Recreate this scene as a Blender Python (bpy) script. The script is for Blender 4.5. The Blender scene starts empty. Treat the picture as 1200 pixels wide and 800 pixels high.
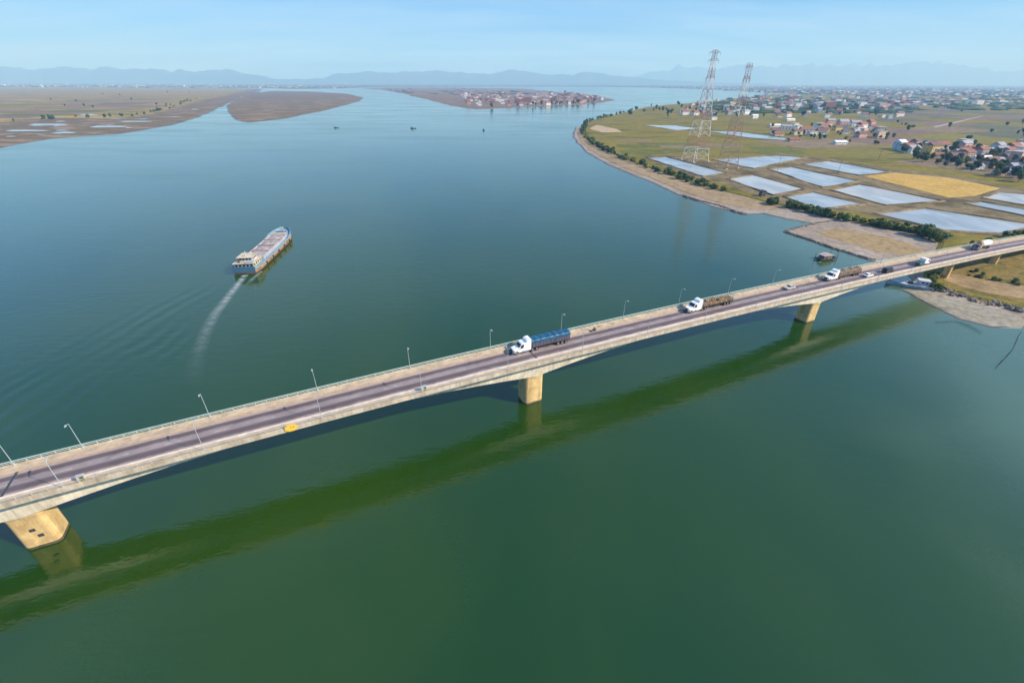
import bpy, bmesh, math, random
from mathutils import Vector, Matrix, noise
random.seed(7)
R = math.radians
sc = bpy.context.scene
col = sc.collection

# ---------------------------------------------------------------- camera
FPX, CAM_H, HORIZON = 530.0, 80.0, 96.0
PITCH = math.atan((400 - HORIZON) / FPX)
CP, SP = math.cos(PITCH), math.sin(PITCH)
cam = bpy.data.cameras.new('camera')
cam.sensor_width = 36.0
cam.lens = FPX / 1200 * 36.0
cam.clip_start, cam.clip_end = 0.5, 120000
co = bpy.data.objects.new('camera', cam)
co.location = (0, 0, CAM_H)
co.rotation_euler = (math.pi / 2 - PITCH, R(-0.15), 0)
col.objects.link(co)
sc.camera = co

# ---------------------------------------------------------------- light
SUN_EL = R(34)
SUN_H = Vector((0.95, -0.31)).normalized()
SUN = Vector((SUN_H.x * math.cos(SUN_EL), SUN_H.y * math.cos(SUN_EL), math.sin(SUN_EL)))
w = bpy.data.worlds.new('World')
sc.world = w
w.use_nodes = True
nt = w.node_tree
for n in list(nt.nodes):
    nt.nodes.remove(n)
out = nt.nodes.new('ShaderNodeOutputWorld')
bg = nt.nodes.new('ShaderNodeBackground')
sky = nt.nodes.new('ShaderNodeTexSky')
sky.sky_type = 'NISHITA'
sky.sun_disc = False
sky.sun_elevation = SUN_EL
sky.sun_rotation = math.atan2(SUN_H.x, SUN_H.y)
sky.altitude = 0
sky.air_density = 1.0
sky.dust_density = 1.6
sky.ozone_density = 2.8
bg.inputs['Strength'].default_value = 0.12
# thin high cloud veil: brightens and whitens the sky by direction
tc = nt.nodes.new('ShaderNodeTexCoord')
sx = nt.nodes.new('ShaderNodeSeparateXYZ')
nt.links.new(tc.outputs['Generated'], sx.inputs[0])
zc = nt.nodes.new('ShaderNodeMath'); zc.operation = 'MAXIMUM'; zc.inputs[1].default_value = 0.02
nt.links.new(sx.outputs['Z'], zc.inputs[0])
cx = nt.nodes.new('ShaderNodeCombineXYZ')
for k in ('X', 'Y'):
    dv = nt.nodes.new('ShaderNodeMath'); dv.operation = 'DIVIDE'
    zz = nt.nodes.new('ShaderNodeMath'); zz.operation = 'ADD'; zz.inputs[1].default_value = 0.12
    nt.links.new(zc.outputs[0], zz.inputs[0])
    nt.links.new(sx.outputs[k], dv.inputs[0]); nt.links.new(zz.outputs[0], dv.inputs[1])
    nt.links.new(dv.outputs[0], cx.inputs[k])
nz = nt.nodes.new('ShaderNodeTexNoise')
nz.inputs['Scale'].default_value = 1.0
nz.inputs['Detail'].default_value = 6
nz.inputs['Roughness'].default_value = 0.55
vm = nt.nodes.new('ShaderNodeMapping'); vm.inputs['Scale'].default_value = (0.55, 1.5, 1); vm.inputs['Rotation'].default_value = (0, 0, R(14))
nt.links.new(cx.outputs[0], vm.inputs['Vector']); nt.links.new(vm.outputs[0], nz.inputs['Vector'])
cr = nt.nodes.new('ShaderNodeValToRGB')
cr.color_ramp.elements[0].position = 0.32; cr.color_ramp.elements[0].color = (0, 0, 0, 1)
cr.color_ramp.elements[1].position = 0.72; cr.color_ramp.elements[1].color = (0.85, 0.85, 0.85, 1)
nt.links.new(nz.outputs['Fac'], cr.inputs[0])
mx = nt.nodes.new('ShaderNodeMix'); mx.data_type = 'RGBA'
nt.links.new(cr.outputs[0], mx.inputs['Factor'])
tint = nt.nodes.new('ShaderNodeMix'); tint.data_type = 'RGBA'; tint.blend_type = 'MULTIPLY'   # white balance of the photograph
tint.inputs['Factor'].default_value = 1.0
tint.inputs['B'].default_value = (0.26, 0.64, 1.18, 1)
nt.links.new(sky.outputs[0], tint.inputs['A'])
nt.links.new(tint.outputs['Result'], mx.inputs['A'])
mx.inputs['B'].default_value = (2.4, 3.85, 5.8, 1)
nt.links.new(mx.outputs['Result'], bg.inputs['Color'])
nt.links.new(bg.outputs[0], out.inputs['Surface'])

sl = bpy.data.lights.new('sun', 'SUN')
sl.energy = 5.0
sl.angle = R(0.53)
sl.color = (1.0, 0.89, 0.74)
so = bpy.data.objects.new('sun', sl)
so.rotation_euler = SUN.to_track_quat('Z', 'Y').to_euler()
so.location = (0, 0, 300)
col.objects.link(so)

sc.view_settings.view_transform = 'Standard'
sc.view_settings.look = 'None'
sc.view_settings.exposure = 0.5
sc.view_settings.gamma = 1.0
sc.cycles.max_bounces = 6
sc.cycles.volume_bounces = 2
sc.cycles.use_denoising = True

# ---------------------------------------------------------------- plan: photograph row/column to a place on the ground
def at(x, y, z=0.0):
    u, v = x - 600.0, y - 400.0
    D, F = FPX * SP + v * CP, FPX * CP - v * SP
    t = (CAM_H - z) / D
    return Vector((u * t, F * t, z))

# ---------------------------------------------------------------- materials
MATS = {}
def newmat(name):
    m = bpy.data.materials.new(name)
    m.use_nodes = True
    MATS[name] = m
    return m, m.node_tree, m.node_tree.nodes['Principled BSDF']

def paint(name, c, rough=0.6, metal=0.0, var=0.12, scale=1.5, bump=0.0, dirt=None, streak=0.0):
    m, t, b = newmat(name)
    g = t.nodes.new('ShaderNodeNewGeometry')
    n = t.nodes.new('ShaderNodeTexNoise')
    n.inputs['Scale'].default_value = scale
    n.inputs['Detail'].default_value = 5
    n.inputs['Roughness'].default_value = 0.65
    t.links.new(g.outputs['Position'], n.inputs['Vector'])
    r = t.nodes.new('ShaderNodeValToRGB')
    lo = tuple(max(0, v * (1 - var * 1.6)) for v in c)
    hi = tuple(min(1, v * (1 + var)) for v in c)
    if dirt:
        lo = dirt
    r.color_ramp.elements[0].position = 0.28; r.color_ramp.elements[0].color = lo + (1,)
    r.color_ramp.elements[1].position = 0.62; r.color_ramp.elements[1].color = hi + (1,)
    t.links.new(n.outputs['Fac'], r.inputs[0])
    t.links.new(r.outputs[0], b.inputs['Base Color'])
    if streak:      # rain runs and weathering drawn down the face
        mp = t.nodes.new('ShaderNodeMapping'); mp.inputs['Scale'].default_value = (1.1, 1.1, 0.09)
        t.links.new(g.outputs['Position'], mp.inputs['Vector'])
        n2 = t.nodes.new('ShaderNodeTexNoise'); n2.inputs['Scale'].default_value = 1.0; n2.inputs['Detail'].default_value = 4; n2.inputs['Roughness'].default_value = 0.7
        t.links.new(mp.outputs[0], n2.inputs['Vector'])
        q = t.nodes.new('ShaderNodeMapRange'); q.inputs['From Min'].default_value = 0.3; q.inputs['From Max'].default_value = 0.6
        q.inputs['To Min'].default_value = 1 - streak; q.inputs['To Max'].default_value = 1.06
        t.links.new(n2.outputs['Fac'], q.inputs['Value'])
        mu = t.nodes.new('ShaderNodeMix'); mu.data_type = 'RGBA'; mu.blend_type = 'MULTIPLY'; mu.inputs['Factor'].default_value = 1
        t.links.new(r.outputs[0], mu.inputs['A']); t.links.new(q.outputs[0], mu.inputs['B']); t.links.new(mu.outputs['Result'], b.inputs['Base Color'])
    b.inputs['Roughness'].default_value = rough
    b.inputs['Metallic'].default_value = metal
    if bump:
        bp = t.nodes.new('ShaderNodeBump')
        bp.inputs['Strength'].default_value = bump
        bp.inputs['Distance'].default_value = 0.1
        t.links.new(n.outputs['Fac'], bp.inputs['Height'])
        t.links.new(bp.outputs[0], b.inputs['Normal'])
    return m

def ground(name, cols, big=0.01, small=0.15, stretch=(1, 1, 1), rot=0.0, rough=0.95, contrast=1.0):
    """several soil or crop tones blended by two scales of noise"""
    m, t, b = newmat(name)
    g = t.nodes.new('ShaderNodeNewGeometry')
    mp = t.nodes.new('ShaderNodeMapping')
    mp.inputs['Rotation'].default_value = (0, 0, rot)
    mp.inputs['Scale'].default_value = stretch
    t.links.new(g.outputs['Position'], mp.inputs['Vector'])
    n1 = t.nodes.new('ShaderNodeTexNoise')
    n1.inputs['Scale'].default_value = big; n1.inputs['Detail'].default_value = 9; n1.inputs['Roughness'].default_value = 0.62
    n2 = t.nodes.new('ShaderNodeTexNoise')
    n2.inputs['Scale'].default_value = small; n2.inputs['Detail'].default_value = 6; n2.inputs['Roughness'].default_value = 0.7
    t.links.new(mp.outputs[0], n1.inputs['Vector']); t.links.new(mp.outputs[0], n2.inputs['Vector'])
    r = t.nodes.new('ShaderNodeValToRGB')
    k = len(cols)
    while len(r.color_ramp.elements) < k:
        r.color_ramp.elements.new(0.5)
    for i, c in enumerate(cols):
        r.color_ramp.elements[i].position = 0.5 + (i / (k - 1) - 0.5) * 0.42 / contrast
        r.color_ramp.elements[i].color = tuple(c) + (1,)
    t.links.new(n1.outputs['Fac'], r.inputs[0])
    mm = t.nodes.new('ShaderNodeMapRange')
    mm.inputs['From Min'].default_value = 0.25; mm.inputs['From Max'].default_value = 0.75
    mm.inputs['To Min'].default_value = 0.55; mm.inputs['To Max'].default_value = 1.35
    t.links.new(n2.outputs['Fac'], mm.inputs['Value'])
    mu = t.nodes.new('ShaderNodeMix'); mu.data_type = 'RGBA'; mu.blend_type = 'MULTIPLY'
    mu.inputs['Factor'].default_value = 1
    t.links.new(r.outputs[0], mu.inputs['A']); t.links.new(mm.outputs[0], mu.inputs['B'])
    n3 = t.nodes.new('ShaderNodeTexNoise'); n3.inputs['Scale'].default_value = small * 7; n3.inputs['Detail'].default_value = 5; n3.inputs['Roughness'].default_value = 0.75
    t.links.new(g.outputs['Position'], n3.inputs['Vector'])
    m3 = t.nodes.new('ShaderNodeMapRange'); m3.inputs['From Min'].default_value = 0.3; m3.inputs['From Max'].default_value = 0.7
    m3.inputs['To Min'].default_value = 0.62; m3.inputs['To Max'].default_value = 1.35
    t.links.new(n3.outputs['Fac'], m3.inputs['Value'])
    mv = t.nodes.new('ShaderNodeMix'); mv.data_type = 'RGBA'; mv.blend_type = 'MULTIPLY'; mv.inputs['Factor'].default_value = 1
    t.links.new(mu.outputs['Result'], mv.inputs['A']); t.links.new(m3.outputs[0], mv.inputs['B'])
    t.links.new(mv.outputs['Result'], b.inputs['Base Color'])
    b.inputs['Roughness'].default_value = rough
    b.inputs['Specular IOR Level'].default_value = 0.15
    return m

def mesh_noise_val(p, s):
    return noise.noise(Vector(p) * s)

def leaf_mat(name, c1, c2):
    m, t, b = newmat(name)
    oi = t.nodes.new('ShaderNodeObjectInfo')
    g = t.nodes.new('ShaderNodeNewGeometry')
    n = t.nodes.new('ShaderNodeTexNoise'); n.inputs['Scale'].default_value = 0.55; n.inputs['Detail'].default_value = 4
    t.links.new(g.outputs['Position'], n.inputs['Vector'])
    ad = t.nodes.new('ShaderNodeMath'); ad.operation = 'ADD'
    sc_ = t.nodes.new('ShaderNodeMath'); sc_.operation = 'MULTIPLY'; sc_.inputs[1].default_value = 0.5
    t.links.new(oi.outputs['Random'], sc_.inputs[0])
    t.links.new(n.outputs['Fac'], ad.inputs[0]); t.links.new(sc_.outputs[0], ad.inputs[1])
    r = t.nodes.new('ShaderNodeValToRGB')
    r.color_ramp.elements[0].position = 0.4; r.color_ramp.elements[0].color = c1 + (1,)
    r.color_ramp.elements[1].position = 1.0; r.color_ramp.elements[1].color = c2 + (1,)
    t.links.new(ad.outputs[0], r.inputs[0])
    t.links.new(r.outputs[0], b.inputs['Base Color'])
    b.inputs['Roughness'].default_value = 0.8
    b.inputs['Specular IOR Level'].default_value = 0.2
    return m

CONC = paint('concrete', (0.50, 0.43, 0.33), 0.85, var=0.16, scale=0.35, dirt=(0.36, 0.29, 0.20), streak=0.35)
WEBC = paint('web_concrete', (0.72, 0.64, 0.50), 0.85, var=0.10, scale=0.3, dirt=(0.50, 0.43, 0.32), streak=0.28)
PIERC = paint('pier_concrete', (0.62, 0.44, 0.20), 0.9, var=0.12, scale=0.5, dirt=(0.44, 0.29, 0.12), streak=0.30)
WALKC = paint('walk_concrete', (0.42, 0.32, 0.22), 0.9, var=0.18, scale=0.5)
WALKC2 = paint('sidewalk_concrete', (0.47, 0.37, 0.26), 0.9, var=0.22, scale=0.4)
RAILC = paint('pale_rail', (0.50, 0.44, 0.36), 0.6, var=0.1)
KERBC = paint('kerb_paint', (0.70, 0.62, 0.56), 0.8, var=0.12, scale=0.8)
RAILM = paint('rail_paint', (0.42, 0.50, 0.46), 0.5, var=0.1)
GALV = paint('galvanised', (0.38, 0.42, 0.44), 0.4, var=0.08)
WHITE = paint('white_paint', (0.82, 0.82, 0.80), 0.35, var=0.05)
YELLOW = paint('yellow_paint', (0.80, 0.50, 0.06), 0.5, var=0.06)
BLACK = paint('black_rubber', (0.02, 0.02, 0.022), 0.75)
DARKM = paint('dark_metal', (0.05, 0.055, 0.06), 0.55)
CHROME = paint('bright_metal', (0.6, 0.6, 0.6), 0.25, metal=0.9)
TARPB = paint('blue_tarpaulin', (0.012, 0.085, 0.17), 0.45, var=0.25, scale=1.2, bump=0.5)
SIDEP = paint('trailer_side', (0.10, 0.085, 0.11), 0.6, var=0.25)
BROWN = paint('brown_cargo', (0.26, 0.17, 0.09), 0.9, var=0.45, scale=2.2, bump=0.5)
BROWND = paint('dark_brown_tarp', (0.14, 0.095, 0.065), 0.85, var=0.4, scale=1.2)
GLASS = paint('dark_glass', (0.015, 0.02, 0.025), 0.12, var=0.05)
STEELB = paint('light_blue_paint', (0.17, 0.30, 0.40), 0.55, var=0.2, scale=0.8)
DEEPB = paint('deep_blue_paint', (0.05, 0.13, 0.20), 0.5, var=0.2)
RUST = paint('rusty_hull', (0.29, 0.21, 0.135), 0.85, var=0.3, scale=0.45, dirt=(0.13, 0.06, 0.03))
RUSTD = paint('dark_boot_top', (0.075, 0.045, 0.03), 0.8, var=0.3)
CARGO = paint('grey_cargo', (0.30, 0.27, 0.28), 0.95, var=0.35, scale=0.5, bump=0.4)
CREAM2 = paint('weathered_white', (0.55, 0.53, 0.49), 0.6, var=0.2, scale=0.5)
CREAM = paint('cream_paint', (0.50, 0.42, 0.32), 0.7, var=0.25, scale=0.5)
TEALM = paint('teal_paint', (0.05, 0.11, 0.13), 0.5)
GREYP = paint('grey_blue_steel', (0.36, 0.42, 0.50), 0.5, var=0.25, scale=0.6)
REDP = paint('tower_red', (0.30, 0.13, 0.11), 0.7, var=0.1)
TWHITE = paint('tower_white', (0.58, 0.55, 0.52), 0.6, var=0.05)
TBRN = paint('tower_brown', (0.24, 0.18, 0.14), 0.7, var=0.05)
TGREY = paint('tower_grey', (0.30, 0.28, 0.33), 0.6, var=0.05)
WOODD = paint('dark_wood', (0.055, 0.045, 0.04), 0.9, var=0.3)
ROCK = paint('rock', (0.17, 0.14, 0.115), 0.95, var=0.5, scale=0.8, bump=0.6)
TRUNK = paint('bark', (0.11, 0.08, 0.05), 0.9)
SKIN = paint('skin', (0.42, 0.25, 0.16), 0.6)
CLOTH = paint('brown_cloth', (0.10, 0.065, 0.055), 0.9)
LEAF1 = leaf_mat('leaves_deep', (0.018, 0.045, 0.016), (0.075, 0.12, 0.03))
LEAF2 = leaf_mat('leaves_olive', (0.045, 0.075, 0.018), (0.17, 0.19, 0.045))
LEAF3 = leaf_mat('leaves_blue_green', (0.018, 0.05, 0.035), (0.06, 0.11, 0.06))

# asphalt: two darker wheel lanes worn along the bridge, dusty elsewhere
def asphalt():
    m, t, b = newmat('asphalt')
    uv = t.nodes.new('ShaderNodeUVMap'); uv.uv_map = 'lane'
    s = t.nodes.new('ShaderNodeSeparateXYZ'); t.links.new(uv.outputs[0], s.inputs[0])
    r = t.nodes.new('ShaderNodeValToRGB')     # across the road, 0..1
    els = [(0.0, (0.405, 0.305, 0.247)), (0.10, (0.365, 0.273, 0.234)), (0.17, (0.115, 0.086, 0.091)), (0.30, (0.108, 0.081, 0.088)),
           (0.37, (0.257, 0.208, 0.208)), (0.56, (0.270, 0.221, 0.221)), (0.66, (0.112, 0.083, 0.091)), (0.82, (0.115, 0.086, 0.094)),
           (0.91, (0.338, 0.260, 0.234)), (1.0, (0.42, 0.35, 0.30))]
    while len(r.color_ramp.elements) < len(els):
        r.color_ramp.elements.new(0.5)
    for e, (p, c) in zip(r.color_ramp.elements, els):
        e.position = p; e.color = c + (1,)
    g = t.nodes.new('ShaderNodeNewGeometry')
    n = t.nodes.new('ShaderNodeTexNoise'); n.inputs['Scale'].default_value = 0.22; n.inputs['Detail'].default_value = 8; n.inputs['Roughness'].default_value = 0.7
    t.links.new(g.outputs['Position'], n.inputs['Vector'])
    a = t.nodes.new('ShaderNodeMath'); a.operation = 'MULTIPLY_ADD'; a.inputs[1].default_value = 0.14; a.inputs[2].default_value = -0.07
    t.links.new(n.outputs['Fac'], a.inputs[0])
    a2 = t.nodes.new('ShaderNodeMath'); a2.operation = 'ADD'
    t.links.new(s.outputs['Y'], a2.inputs[0]); t.links.new(a.outputs[0], a2.inputs[1])
    t.links.new(a2.outputs[0], r.inputs[0])
    mm = t.nodes.new('ShaderNodeMapRange'); mm.inputs['From Min'].default_value = 0.3; mm.inputs['From Max'].default_value = 0.7
    mm.inputs['To Min'].default_value = 0.75; mm.inputs['To Max'].default_value = 1.2
    t.links.new(n.outputs['Fac'], mm.inputs['Value'])
    mu = t.nodes.new('ShaderNodeMix'); mu.data_type = 'RGBA'; mu.blend_type = 'MULTIPLY'; mu.inputs['Factor'].default_value = 1
    t.links.new(r.outputs[0], mu.inputs['A']); t.links.new(mm.outputs[0], mu.inputs['B'])
    t.links.new(mu.outputs['Result'], b.inputs['Base Color'])
    b.inputs['Roughness'].default_value = 0.85
    return m
ASPH = asphalt()

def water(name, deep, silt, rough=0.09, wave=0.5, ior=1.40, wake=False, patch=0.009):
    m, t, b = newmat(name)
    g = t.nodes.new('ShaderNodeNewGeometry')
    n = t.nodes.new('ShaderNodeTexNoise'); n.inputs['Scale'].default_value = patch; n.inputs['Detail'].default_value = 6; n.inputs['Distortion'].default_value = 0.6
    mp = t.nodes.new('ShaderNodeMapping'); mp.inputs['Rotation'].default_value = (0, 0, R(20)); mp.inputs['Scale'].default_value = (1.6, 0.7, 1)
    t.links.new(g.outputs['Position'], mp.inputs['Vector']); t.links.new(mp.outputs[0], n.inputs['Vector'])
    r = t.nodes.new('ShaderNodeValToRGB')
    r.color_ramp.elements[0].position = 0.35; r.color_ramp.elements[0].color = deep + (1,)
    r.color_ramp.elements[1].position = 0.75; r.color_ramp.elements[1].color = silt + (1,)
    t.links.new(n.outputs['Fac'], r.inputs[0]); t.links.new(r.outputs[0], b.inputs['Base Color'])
    if wake:      # pale silt near the right bank, with brighter sky reflection painted into the colour
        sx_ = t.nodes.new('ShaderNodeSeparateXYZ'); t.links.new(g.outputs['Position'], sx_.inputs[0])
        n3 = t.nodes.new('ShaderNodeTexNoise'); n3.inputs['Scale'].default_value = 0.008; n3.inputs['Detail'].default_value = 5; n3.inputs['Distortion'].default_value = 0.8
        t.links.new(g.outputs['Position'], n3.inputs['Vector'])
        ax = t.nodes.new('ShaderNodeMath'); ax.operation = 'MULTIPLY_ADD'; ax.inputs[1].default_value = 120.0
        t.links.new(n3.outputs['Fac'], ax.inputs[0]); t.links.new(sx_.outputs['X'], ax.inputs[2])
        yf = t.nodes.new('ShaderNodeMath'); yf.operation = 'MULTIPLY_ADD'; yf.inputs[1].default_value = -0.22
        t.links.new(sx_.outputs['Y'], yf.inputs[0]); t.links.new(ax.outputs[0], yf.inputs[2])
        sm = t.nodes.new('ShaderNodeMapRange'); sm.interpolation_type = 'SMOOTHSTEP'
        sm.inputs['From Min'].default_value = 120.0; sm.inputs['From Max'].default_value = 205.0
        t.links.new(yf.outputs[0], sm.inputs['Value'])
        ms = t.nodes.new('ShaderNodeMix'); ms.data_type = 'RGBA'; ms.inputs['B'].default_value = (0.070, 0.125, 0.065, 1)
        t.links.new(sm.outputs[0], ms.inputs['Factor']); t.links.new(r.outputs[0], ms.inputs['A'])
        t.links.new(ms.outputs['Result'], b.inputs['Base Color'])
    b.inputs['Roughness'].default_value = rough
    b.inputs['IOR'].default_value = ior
    # wavelets: three scales, crests drawn out across the wind
    last = None
    for sc1, st, amp in ((0.09, 0.5, 0.42), (0.38, 0.45, 0.62), (1.3, 0.6, 0.30)):
        mp2 = t.nodes.new('ShaderNodeMapping'); mp2.inputs['Rotation'].default_value = (0, 0, R(-12)); mp2.inputs['Scale'].default_value = (st, 1, 1)
        t.links.new(g.outputs['Position'], mp2.inputs['Vector'])
        q = t.nodes.new('ShaderNodeTexNoise'); q.inputs['Scale'].default_value = sc1; q.inputs['Detail'].default_value = 3
        t.links.new(mp2.outputs[0], q.inputs['Vector'])
        f = t.nodes.new('ShaderNodeMath'); f.operation = 'MULTIPLY_ADD'; f.inputs[1].default_value = amp
        t.links.new(q.outputs['Fac'], f.inputs[0])
        if last is None:
            f.inputs[2].default_value = 0
        else:
            t.links.new(last.outputs[0], f.inputs[2])
        last = f
    if wake:
        last = wake_waves(t, g, last)
    bp = t.nodes.new('ShaderNodeBump'); bp.inputs['Strength'].default_value = wave; bp.inputs['Distance'].default_value = 0.35
    wn = t.nodes.new('ShaderNodeTexNoise'); wn.inputs['Scale'].default_value = 0.012; wn.inputs['Detail'].default_value = 6; wn.inputs['Roughness'].default_value = 0.6
    wm = t.nodes.new('ShaderNodeMapping'); wm.inputs['Rotation'].default_value = (0, 0, R(-8)); wm.inputs['Scale'].default_value = (0.35, 1.2, 1)
    t.links.new(g.outputs['Position'], wm.inputs['Vector']); t.links.new(wm.outputs[0], wn.inputs['Vector'])
    w1 = t.nodes.new('ShaderNodeMapRange'); w1.inputs['From Min'].default_value = 0.35; w1.inputs['From Max'].default_value = 0.65
    w1.inputs['To Min'].default_value = wave * 0.45; w1.inputs['To Max'].default_value = wave * 1.35
    t.links.new(wn.outputs['Fac'], w1.inputs['Value']); t.links.new(w1.outputs[0], bp.inputs['Strength'])
    w2 = t.nodes.new('ShaderNodeMapRange'); w2.inputs['From Min'].default_value = 0.35; w2.inputs['From Max'].default_value = 0.65
    w2.inputs['To Min'].default_value = rough * 0.6; w2.inputs['To Max'].default_value = rough * 1.7
    t.links.new(wn.outputs['Fac'], w2.inputs['Value']); t.links.new(w2.outputs[0], b.inputs['Roughness'])
    t.links.new(last.outputs[0], bp.inputs['Height']); t.links.new(bp.outputs[0], b.inputs['Normal'])
    return m

def wake_waves(t, g, last):
    """the ship's bow wave: a train of crests fanning out from the barge, as relief on the water"""
    for (p0, p1, amp, wl, width) in wake_arms:
        a = (p1 - p0); L = a.length; a = a / L; nrm = Vector((-a.y, a.x))
        dx = t.nodes.new('ShaderNodeVectorMath'); dx.operation = 'SUBTRACT'; dx.inputs[1].default_value = (p0.x, p0.y, 0)
        t.links.new(g.outputs['Position'], dx.inputs[0])
        al = t.nodes.new('ShaderNodeVectorMath'); al.operation = 'DOT_PRODUCT'; al.inputs[1].default_value = (a.x, a.y, 0)
        ac = t.nodes.new('ShaderNodeVectorMath'); ac.operation = 'DOT_PRODUCT'; ac.inputs[1].default_value = (nrm.x, nrm.y, 0)
        t.links.new(dx.outputs[0], al.inputs[0]); t.links.new(dx.outputs[0], ac.inputs[0])
        nn = t.nodes.new('ShaderNodeTexNoise'); nn.inputs['Scale'].default_value = 0.03; nn.inputs['Detail'].default_value = 2
        t.links.new(g.outputs['Position'], nn.inputs['Vector'])
        def math_(op, x, y=None, z=None):
            k = t.nodes.new('ShaderNodeMath'); k.operation = op
            for i, v in enumerate((x, y, z)):
                if v is None: continue
                if isinstance(v, (int, float)): k.inputs[i].default_value = v
                else: t.links.new(v, k.inputs[i])
            return k.outputs[0]
        A, Cc = al.outputs['Value'], ac.outputs['Value']
        wob = math_('MULTIPLY_ADD', nn.outputs['Fac'], 10.0, -5.0)
        ph = math_('ADD', Cc, wob)
        ph = math_('MULTIPLY', ph, 2 * math.pi / wl)
        sn = math_('SINE', ph)
        spread = math_('MULTIPLY_ADD', A, width / L, 5.0)
        q = math_('DIVIDE', Cc, spread)
        q = math_('MULTIPLY', q, q)
        q = math_('MULTIPLY', q, -1.0)
        env = math_('EXPONENT', q)
        s0 = t.nodes.new('ShaderNodeMapRange'); s0.inputs['From Min'].default_value = -5; s0.inputs['From Max'].default_value = 25
        t.links.new(A, s0.inputs['Value'])
        s1 = t.nodes.new('ShaderNodeMapRange'); s1.inputs['From Min'].default_value = L; s1.inputs['From Max'].default_value = L * 1.4
        s1.inputs['To Min'].default_value = 1; s1.inputs['To Max'].default_value = 0
        t.links.new(A, s1.inputs['Value'])
        e = math_('MULTIPLY', env, s0.outputs[0]); e = math_('MULTIPLY', e, s1.outputs[0])
        brk = t.nodes.new('ShaderNodeTexNoise'); brk.inputs['Scale'].default_value = 0.045; brk.inputs['Detail'].default_value = 3
        t.links.new(g.outputs['Position'], brk.inputs['Vector'])
        bm_ = t.nodes.new('ShaderNodeMapRange'); bm_.inputs['From Min'].default_value = 0.36; bm_.inputs['From Max'].default_value = 0.62; bm_.inputs['To Min'].default_value = 0.15
        t.links.new(brk.outputs['Fac'], bm_.inputs['Value'])
        e = math_('MULTIPLY', e, bm_.outputs[0])
        h = math_('MULTIPLY', sn, e)
        k = t.nodes.new('ShaderNodeMath'); k.operation = 'MULTIPLY_ADD'; k.inputs[1].default_value = amp
        t.links.new(h, k.inputs[0]); t.links.new(last.outputs[0], k.inputs[2])
        last = k
    return last

# ---------------------------------------------------------------- mesh helpers
class MB:
    def __init__(s):
        s.v, s.f, s.m = [], [], []
    def add(s, verts, faces, mi=0):
        b = len(s.v)
        s.v += [tuple(p) for p in verts]
        s.f += [tuple(b + i for i in f) for f in faces]
        s.m += [mi] * len(faces)
        return s
    def box(s, x0, x1, y0, y1, z0, z1, mi=0):
        return s.add([(x0, y0, z0), (x1, y0, z0), (x1, y1, z0), (x0, y1, z0), (x0, y0, z1), (x1, y0, z1), (x1, y1, z1), (x0, y1, z1)],
                     [(3, 2, 1, 0), (4, 5, 6, 7), (0, 1, 5, 4), (1, 2, 6, 5), (2, 3, 7, 6), (3, 0, 4, 7)], mi)
    def prism(s, prof, y0, y1, mi=0, y0b=None, y1b=None):
        """profile in x,z drawn across y"""
        k = len(prof)
        a = [(x, y0, z) for x, z in prof]; b = [(x, y1, z) for x, z in prof]
        fs = [tuple(range(k))[::-1], tuple(range(k, 2 * k))]
        fs += [(i, (i + 1) % k, k + (i + 1) % k, k + i) for i in range(k)]
        return s.add(a + b, fs, mi)
    def loft(s, rings, mi=0, cap=True, closed=True):
        k = len(rings[0]); vs = [p for r in rings for p in r]; fs = []
        for i in range(len(rings) - 1):
            for j in range(k if closed else k - 1):
                a, b2 = i * k + j, i * k + (j + 1) % k
                fs.append((a, b2, b2 + k, a + k))
        if cap:
            fs.append(tuple(range(k))[::-1]); fs.append(tuple(range((len(rings) - 1) * k, len(rings) * k)))
        return s.add(vs, fs, mi)
    def tube(s, p, q, r0, r1=None, n=6, mi=0):
        p, q = Vector(p), Vector(q); r1 = r0 if r1 is None else r1
        d = (q - p).normalized()
        u = d.orthogonal().normalized(); v = d.cross(u)
        ring = lambda c, r: [c + (u * math.cos(2 * math.pi * i / n) + v * math.sin(2 * math.pi * i / n)) * r for i in range(n)]
        return s.loft([ring(p, r0), ring(q, r1)], mi)
    def mesh(s, name, mats, smooth=False):
        me = bpy.data.meshes.new(name)
        me.from_pydata(s.v, [], s.f)
        for m in (mats if isinstance(mats, (list, tuple)) else [mats]):
            me.materials.append(m)
        me.polygons.foreach_set('material_index', s.m)
        bm = bmesh.new(); bm.from_mesh(me)
        bmesh.ops.recalc_face_normals(bm, faces=bm.faces)
        bm.to_mesh(me); bm.free()
        if smooth:
            me.polygons.foreach_set('use_smooth', [True] * len(me.polygons))
        me.update()
        return me
    def build(s, name, mats, parent=None, smooth=False):
        return put(name, s.mesh(name, mats, smooth), parent)

def put(name, me, parent=None, loc=None, rz=None, scale=None):
    o = bpy.data.objects.new(name, me)
    col.objects.link(o)
    if parent: o.parent = parent
    if loc is not None: o.location = loc
    if rz is not None: o.rotation_euler = (0, 0, rz)
    if scale is not None: o.scale = scale
    return o

def tag(o, label, cat, group=None):
    o['label'] = label; o['category'] = cat
    if group: o['group'] = group
    return o

def structure(o, kind='structure'):
    o['kind'] = kind
    return o

def thing(name, label, cat, loc=(0, 0, 0), rz=0.0, group=None):
    o = bpy.data.objects.new(name, None)
    o.empty_display_size = 1
    o.location = loc; o.rotation_euler = (0, 0, rz)
    col.objects.link(o)
    return tag(o, label, cat, group)

def poly_area(p):
    return sum(p[i].x * p[(i + 1) % len(p)].y - p[(i + 1) % len(p)].x * p[i].y for i in range(len(p))) / 2

def inside(p, poly):
    c = False; j = len(poly) - 1
    for i in range(len(poly)):
        a, b = poly[i], poly[j]
        if (a.y > p.y) != (b.y > p.y) and p.x < (b.x - a.x) * (p.y - a.y) / (b.y - a.y) + a.x:
            c = not c
        j = i
    return c

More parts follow.
